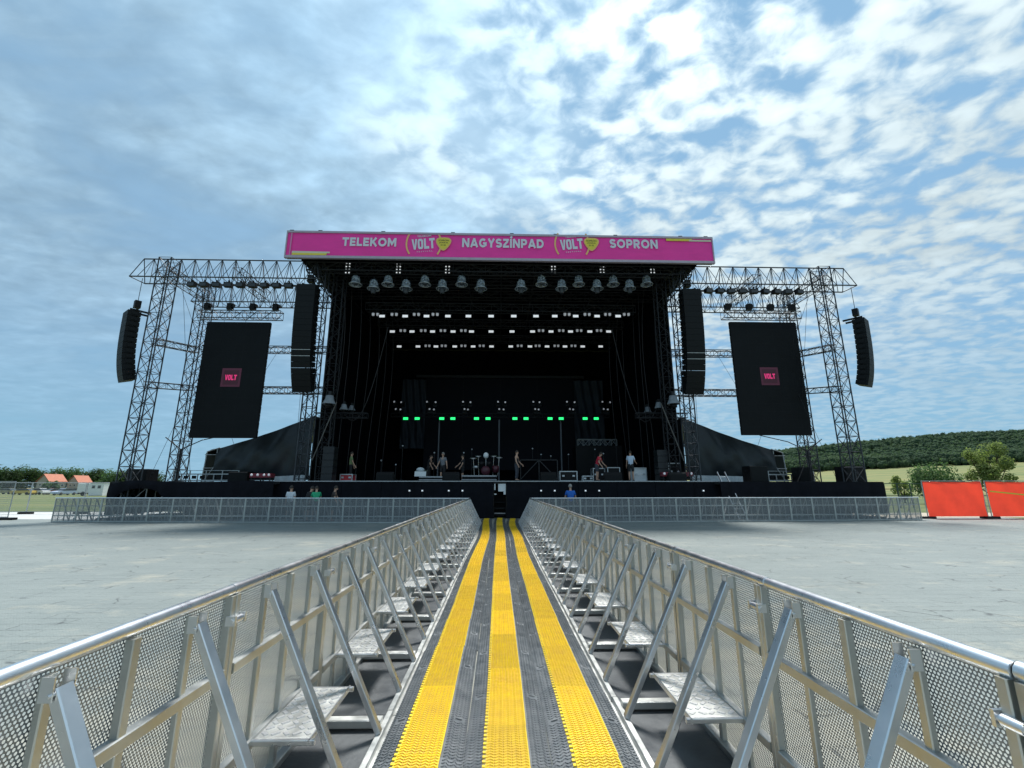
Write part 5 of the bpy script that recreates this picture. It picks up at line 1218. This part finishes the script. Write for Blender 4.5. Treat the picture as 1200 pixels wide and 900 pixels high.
for i in range(8500):
    Y = rnd.uniform(300, 500); X = rnd.uniform(.55 * Y, 1.32 * Y + 40)
    if Y < forest_edge(X): continue
    if Y > 350 and rnd.random() < .35: continue
    z = hz(X, Y); H = rnd.uniform(6.0, 9.0); r = rnd.uniform(1.8, 3.2) * (.75 if Y < forest_edge(X) + 6 else 1); cnt += 1
    if Y < forest_edge(X) + 6: H *= .7
    c = Vector((X, Y, z + H * .62))
    m.lathe([(.05, H * .36), (r * .55, H * .26), (r * .82, 0), (r * .7, -H * .3), (r * .3, -H * .6)], c, 6, False)
    for k in range(24):
        d = Vector((rnd.gauss(0, 1), rnd.gauss(0, 1) - .3, rnd.gauss(0, 1) + .25)).normalized(); p = c + Vector((d.x * r, d.y * r, d.z * H * .40)); n = (d + Vector((rnd.uniform(-.6, .6), rnd.uniform(-.6, .6), rnd.uniform(-.3, .6)))).normalized(); x = n.orthogonal().normalized(); x = Matrix.Rotation(rnd.uniform(0, 6.28), 3, n) @ x; y = n.cross(x); s = rnd.uniform(.4, .8)
        m.add([p - x * s, p - y * s * .7, p + x * s, p + y * s * .7], [(0, 1, 2, 3)])
tag(m.build('forest', 'forest'), 'dense dark green forest covering the hillside behind the red fence', 'forest', kind='stuff')

# ------------------------------------------------------------------ left: fence, vehicles, houses, trees
def wire_fence(loc, rz, w, label):
    t = thing('wire_fence_panel', loc, rz, label, 'fence', 'temporary wire fence panels'); H = 2.0
    m = MB()
    for x in (0, w): m.tube((x, 0, 0), (x, 0, H), .022, 8)
    for z in (.15, H): m.tube((0, 0, z), (w, 0, z), .018, 6)
    m.build('frame', 'galv', t); MB().add([(.02, 0, .16), (w - .02, 0, .16), (w - .02, 0, H - .02), (.02, 0, H - .02)], [(0, 1, 2, 3)]).build('wire_mesh', 'wire_mesh', t)
    MB().cbox((w if w > 0 else 0, 0, .065), (.8, .26, .13), .03).build('foot', 'case', t)
q = P(10, 607, 25.6); wire_fence((q.x - 3.45, 25.6, 0), 0, 3.4, 'grey wire fence panel at the left edge beyond the barrier\'s end')
q = P(29, 597, 31.0); 
wire_fence((q.x - 3.4, 31.0, 0), R(2), 3.4, 'grey wire fence panel behind the one at the left edge')
for k in range(3): wire_fence((q.x + .05 + 3.45 * k, 31.1 + .1 * k, 0), R(1), 3.4, 'grey wire fence panel behind the barrier, %s from the left edge' % ORD[k + 1])

def car(u, Y, rz, paint, label, L=4.2, H=1.48):
    p = P(u, 575, Y); t = thing('parked_car', (p.x, Y, 0), rz, label, 'car', 'cars parked beyond the grass'); W = 1.75
    pr = [(-L / 2, .35), (-L / 2 + .02, .72), (-L * .42, .86), (-L * .22, .95), (L * .36, .98), (L * .49, .85), (L / 2, .6), (L / 2, .35)]
    MB().prism(pr, 'y', -W / 2, W / 2).build('body', paint, t)
    gl_ = [(-L * .24, .94), (-L * .10, H - .06), (L * .24, H - .04), (L * .40, .96)]
    MB().prism(gl_, 'y', -W / 2 + .09, W / 2 - .09).build('windows', 'glass_dark', t)
    MB().prism([(-L * .11, H - .08), (-L * .09, H), (L * .23, H), (L * .25, H - .07)], 'y', -W / 2 + .1, W / 2 - .1).build('roof', paint, t)
    for x in (-L * .31, L * .31):
        for s in (-1, 1):
            MB().lathe([(0, -.1), (.32, -.1), (.32, .1), (0, .1)], (x, s * (W / 2 - .08), .32), 12, True, Matrix.Rotation(R(90), 3, 'X')).build('wheel', 'rubber_tyre', t)
cp = lambda n, c: mat('car_paint_' + n, c, .3, 0)
car(28, 108, R(8), cp('yellow', (.55, .38, .06)), 'yellow car parked beyond the grass, farthest left'); car(45, 110, R(-4), cp('white', (.7, .7, .7)), 'white car parked beyond the grass beside the yellow car')
car(63, 112, R(70), cp('rust', (.35, .13, .09)), 'dull red car parked beyond the grass near the house'); car(76, 104, R(80), cp('pale', (.45, .52, .66)), 'pale blue car parked beyond the grass near the trailer')
car(86, 116, R(20), cp('sand', (.5, .44, .25)), 'sand-coloured car parked beyond the grass left of the trailer'); car(8, 118, R(5), cp('olive', (.25, .22, .10)), 'brownish car parked at the left edge beyond the grass')
# site trailer + cabin
p = P(103, 575, 96); t = thing('site_trailer', (p.x, 96, 0), R(6), 'white box trailer parked behind the barrier left of the cabin', 'trailer')
MB().cbox((0, 0, 1.55), (2.6, 2.0, 1.9), .06).build('body', 'white', t); MB().box((0, 0, .5), (2.4, 1.6, .2)).build('chassis', 'steel_dark', t)
for s in (-1, 1): MB().lathe([(0, -.12), (.42, -.12), (.42, .12), (0, .12)], (-.1, s * .95, .42), 12, True, Matrix.Rotation(R(90), 3, 'X')).build('wheel', 'rubber_tyre', t)
p = P(117.5, 575, 94); t = thing('site_cabin', (p.x, 94, 0), R(4), 'white site cabin with two small dark windows beside the black wing', 'cabin')
MB().cbox((0, 0, 1.3), (2.55, 2.2, 2.4), .05).build('shell', 'white', t); MB().box((0, 0, 2.54), (2.7, 2.35, .08)).build('roof', 'trim', t)
for x in (-.55, .5): w = MB().box((x, -1.11, 1.75), (.62, .03, .62)).build('window', 'galv', t); MB().box((x, -1.13, 1.75), (.5, .02, .5)).build('pane', 'glass_dark', w)

def house(u, Y, rz, W, D, He, Hr, label, dormer=False):
    p = P(u, 570, Y); t = thing('house', (p.x, Y, 0), rz, label, 'house', 'red-roofed houses beyond the field')
    MB().prism([(-D / 2, 0), (D / 2, 0), (D / 2, He), (0, Hr - .15), (-D / 2, He)], 'x', -W / 2, W / 2).build('wall', 'render_wall', t)
    m = MB(); o = .5; sl = (Hr - He) / (D / 2); e = He - o * sl
    for s in (-1, 1):
        m.add([(-W / 2 - o, 0, Hr), (W / 2 + o, 0, Hr), (W / 2 + o, s * (D / 2 + o), e), (-W / 2 - o, s * (D / 2 + o), e), (-W / 2 - o, 0, Hr + .2), (W / 2 + o, 0, Hr + .2), (W / 2 + o, s * (D / 2 + o), e + .2), (-W / 2 - o, s * (D / 2 + o), e + .2)], [(0, 1, 2, 3), (4, 7, 6, 5), (2, 6, 7, 3), (0, 3, 7, 4), (1, 5, 6, 2)])
    rf = m.build('roof', 'roof_tile', t); MB().box((W * .2, .6, Hr + .3), (.6, .6, 1.3)).build('chimney', 'render_wall', rf)
    for x in (-W * .3, 0, W * .3):
        w = MB().box((x, -D / 2 - .02, He * .55), (1.3, .06, 1.3)).build('window', 'white', t); MB().box((x, -D / 2 - .06, He * .55), (1.05, .03, 1.05)).build('pane', 'glass_dark', w)
    for y in (-D * .2, D * .2):
        w = MB().box((-W / 2 - .02, y, He * .6), (.06, 1.1, 1.2)).build('window', 'white', t); MB().box((-W / 2 - .06, y, He * .6), (.03, .9, 1.0)).build('pane', 'glass_dark', w)
house(59.5, 262, R(82), 8.5, 7.5, 5.0, P(57, 556, 262).z, 'larger red-roofed house among the trees, left of the other'); house(92.5, 272, R(84), 7.5, 6.5, 4.6, P(90, 557.6, 272).z, 'smaller red-roofed house among the trees, right of the other')
lab = ['tall dark broad-crowned tree', 'low dark rounded tree', 'bushy mid-green tree']
trs = [(-22, 232, 550, 9), (-6, 240, 549, 9), (8, 225, 552, 8), (20, 236, 549.5, 9.5), (31, 228, 549.5, 8.5), (51, 245, 553, 7), (62, 250, 551, 8), (74, 246, 553, 7), (84, 252, 554, 6.5), (96, 248, 550.5, 8.5), (108, 243, 552.5, 8), (118, 250, 551.5, 8), (130, 240, 554, 8), (141, 246, 554, 8), (152, 244, 555, 8), (165, 250, 555, 8), (178, 250, 556, 8)]
for k, (u, Y, v, r) in enumerate(trs):
    Y *= 1.38; r *= 1.3; p = P(u, v, Y); tree_thing((p.x, Y, 0), p.z, r, 2400, .62, 'leaf_dark' if k % 3 else 'leaf_mid', '%s on the left skyline, %s from left' % (('tall dark broad tree', 'dark rounded tree', 'mid-green bushy tree')[k % 3], ORD[k]), group='trees on the left skyline', seed=40 + k, trunk_h=.12, lobes=10)
for k, (u, Y, v, r) in enumerate(((62, 248, 564, 3.2), (55, 244, 567, 2.2), (101, 255, 567, 2.2))):
    p = P(u, v, Y); tree_thing((p.x, Y, 0), max(2.5, p.z), r, 700, .5, 'leaf_mid', 'small garden tree before the red-roofed houses, %s from left' % ORD[(1, 0, 2)[k]], group='garden trees by the houses', seed=80 + k, trunk_h=.15, lobes=7)
# row of low hay-coloured stalls at the far left
t = None
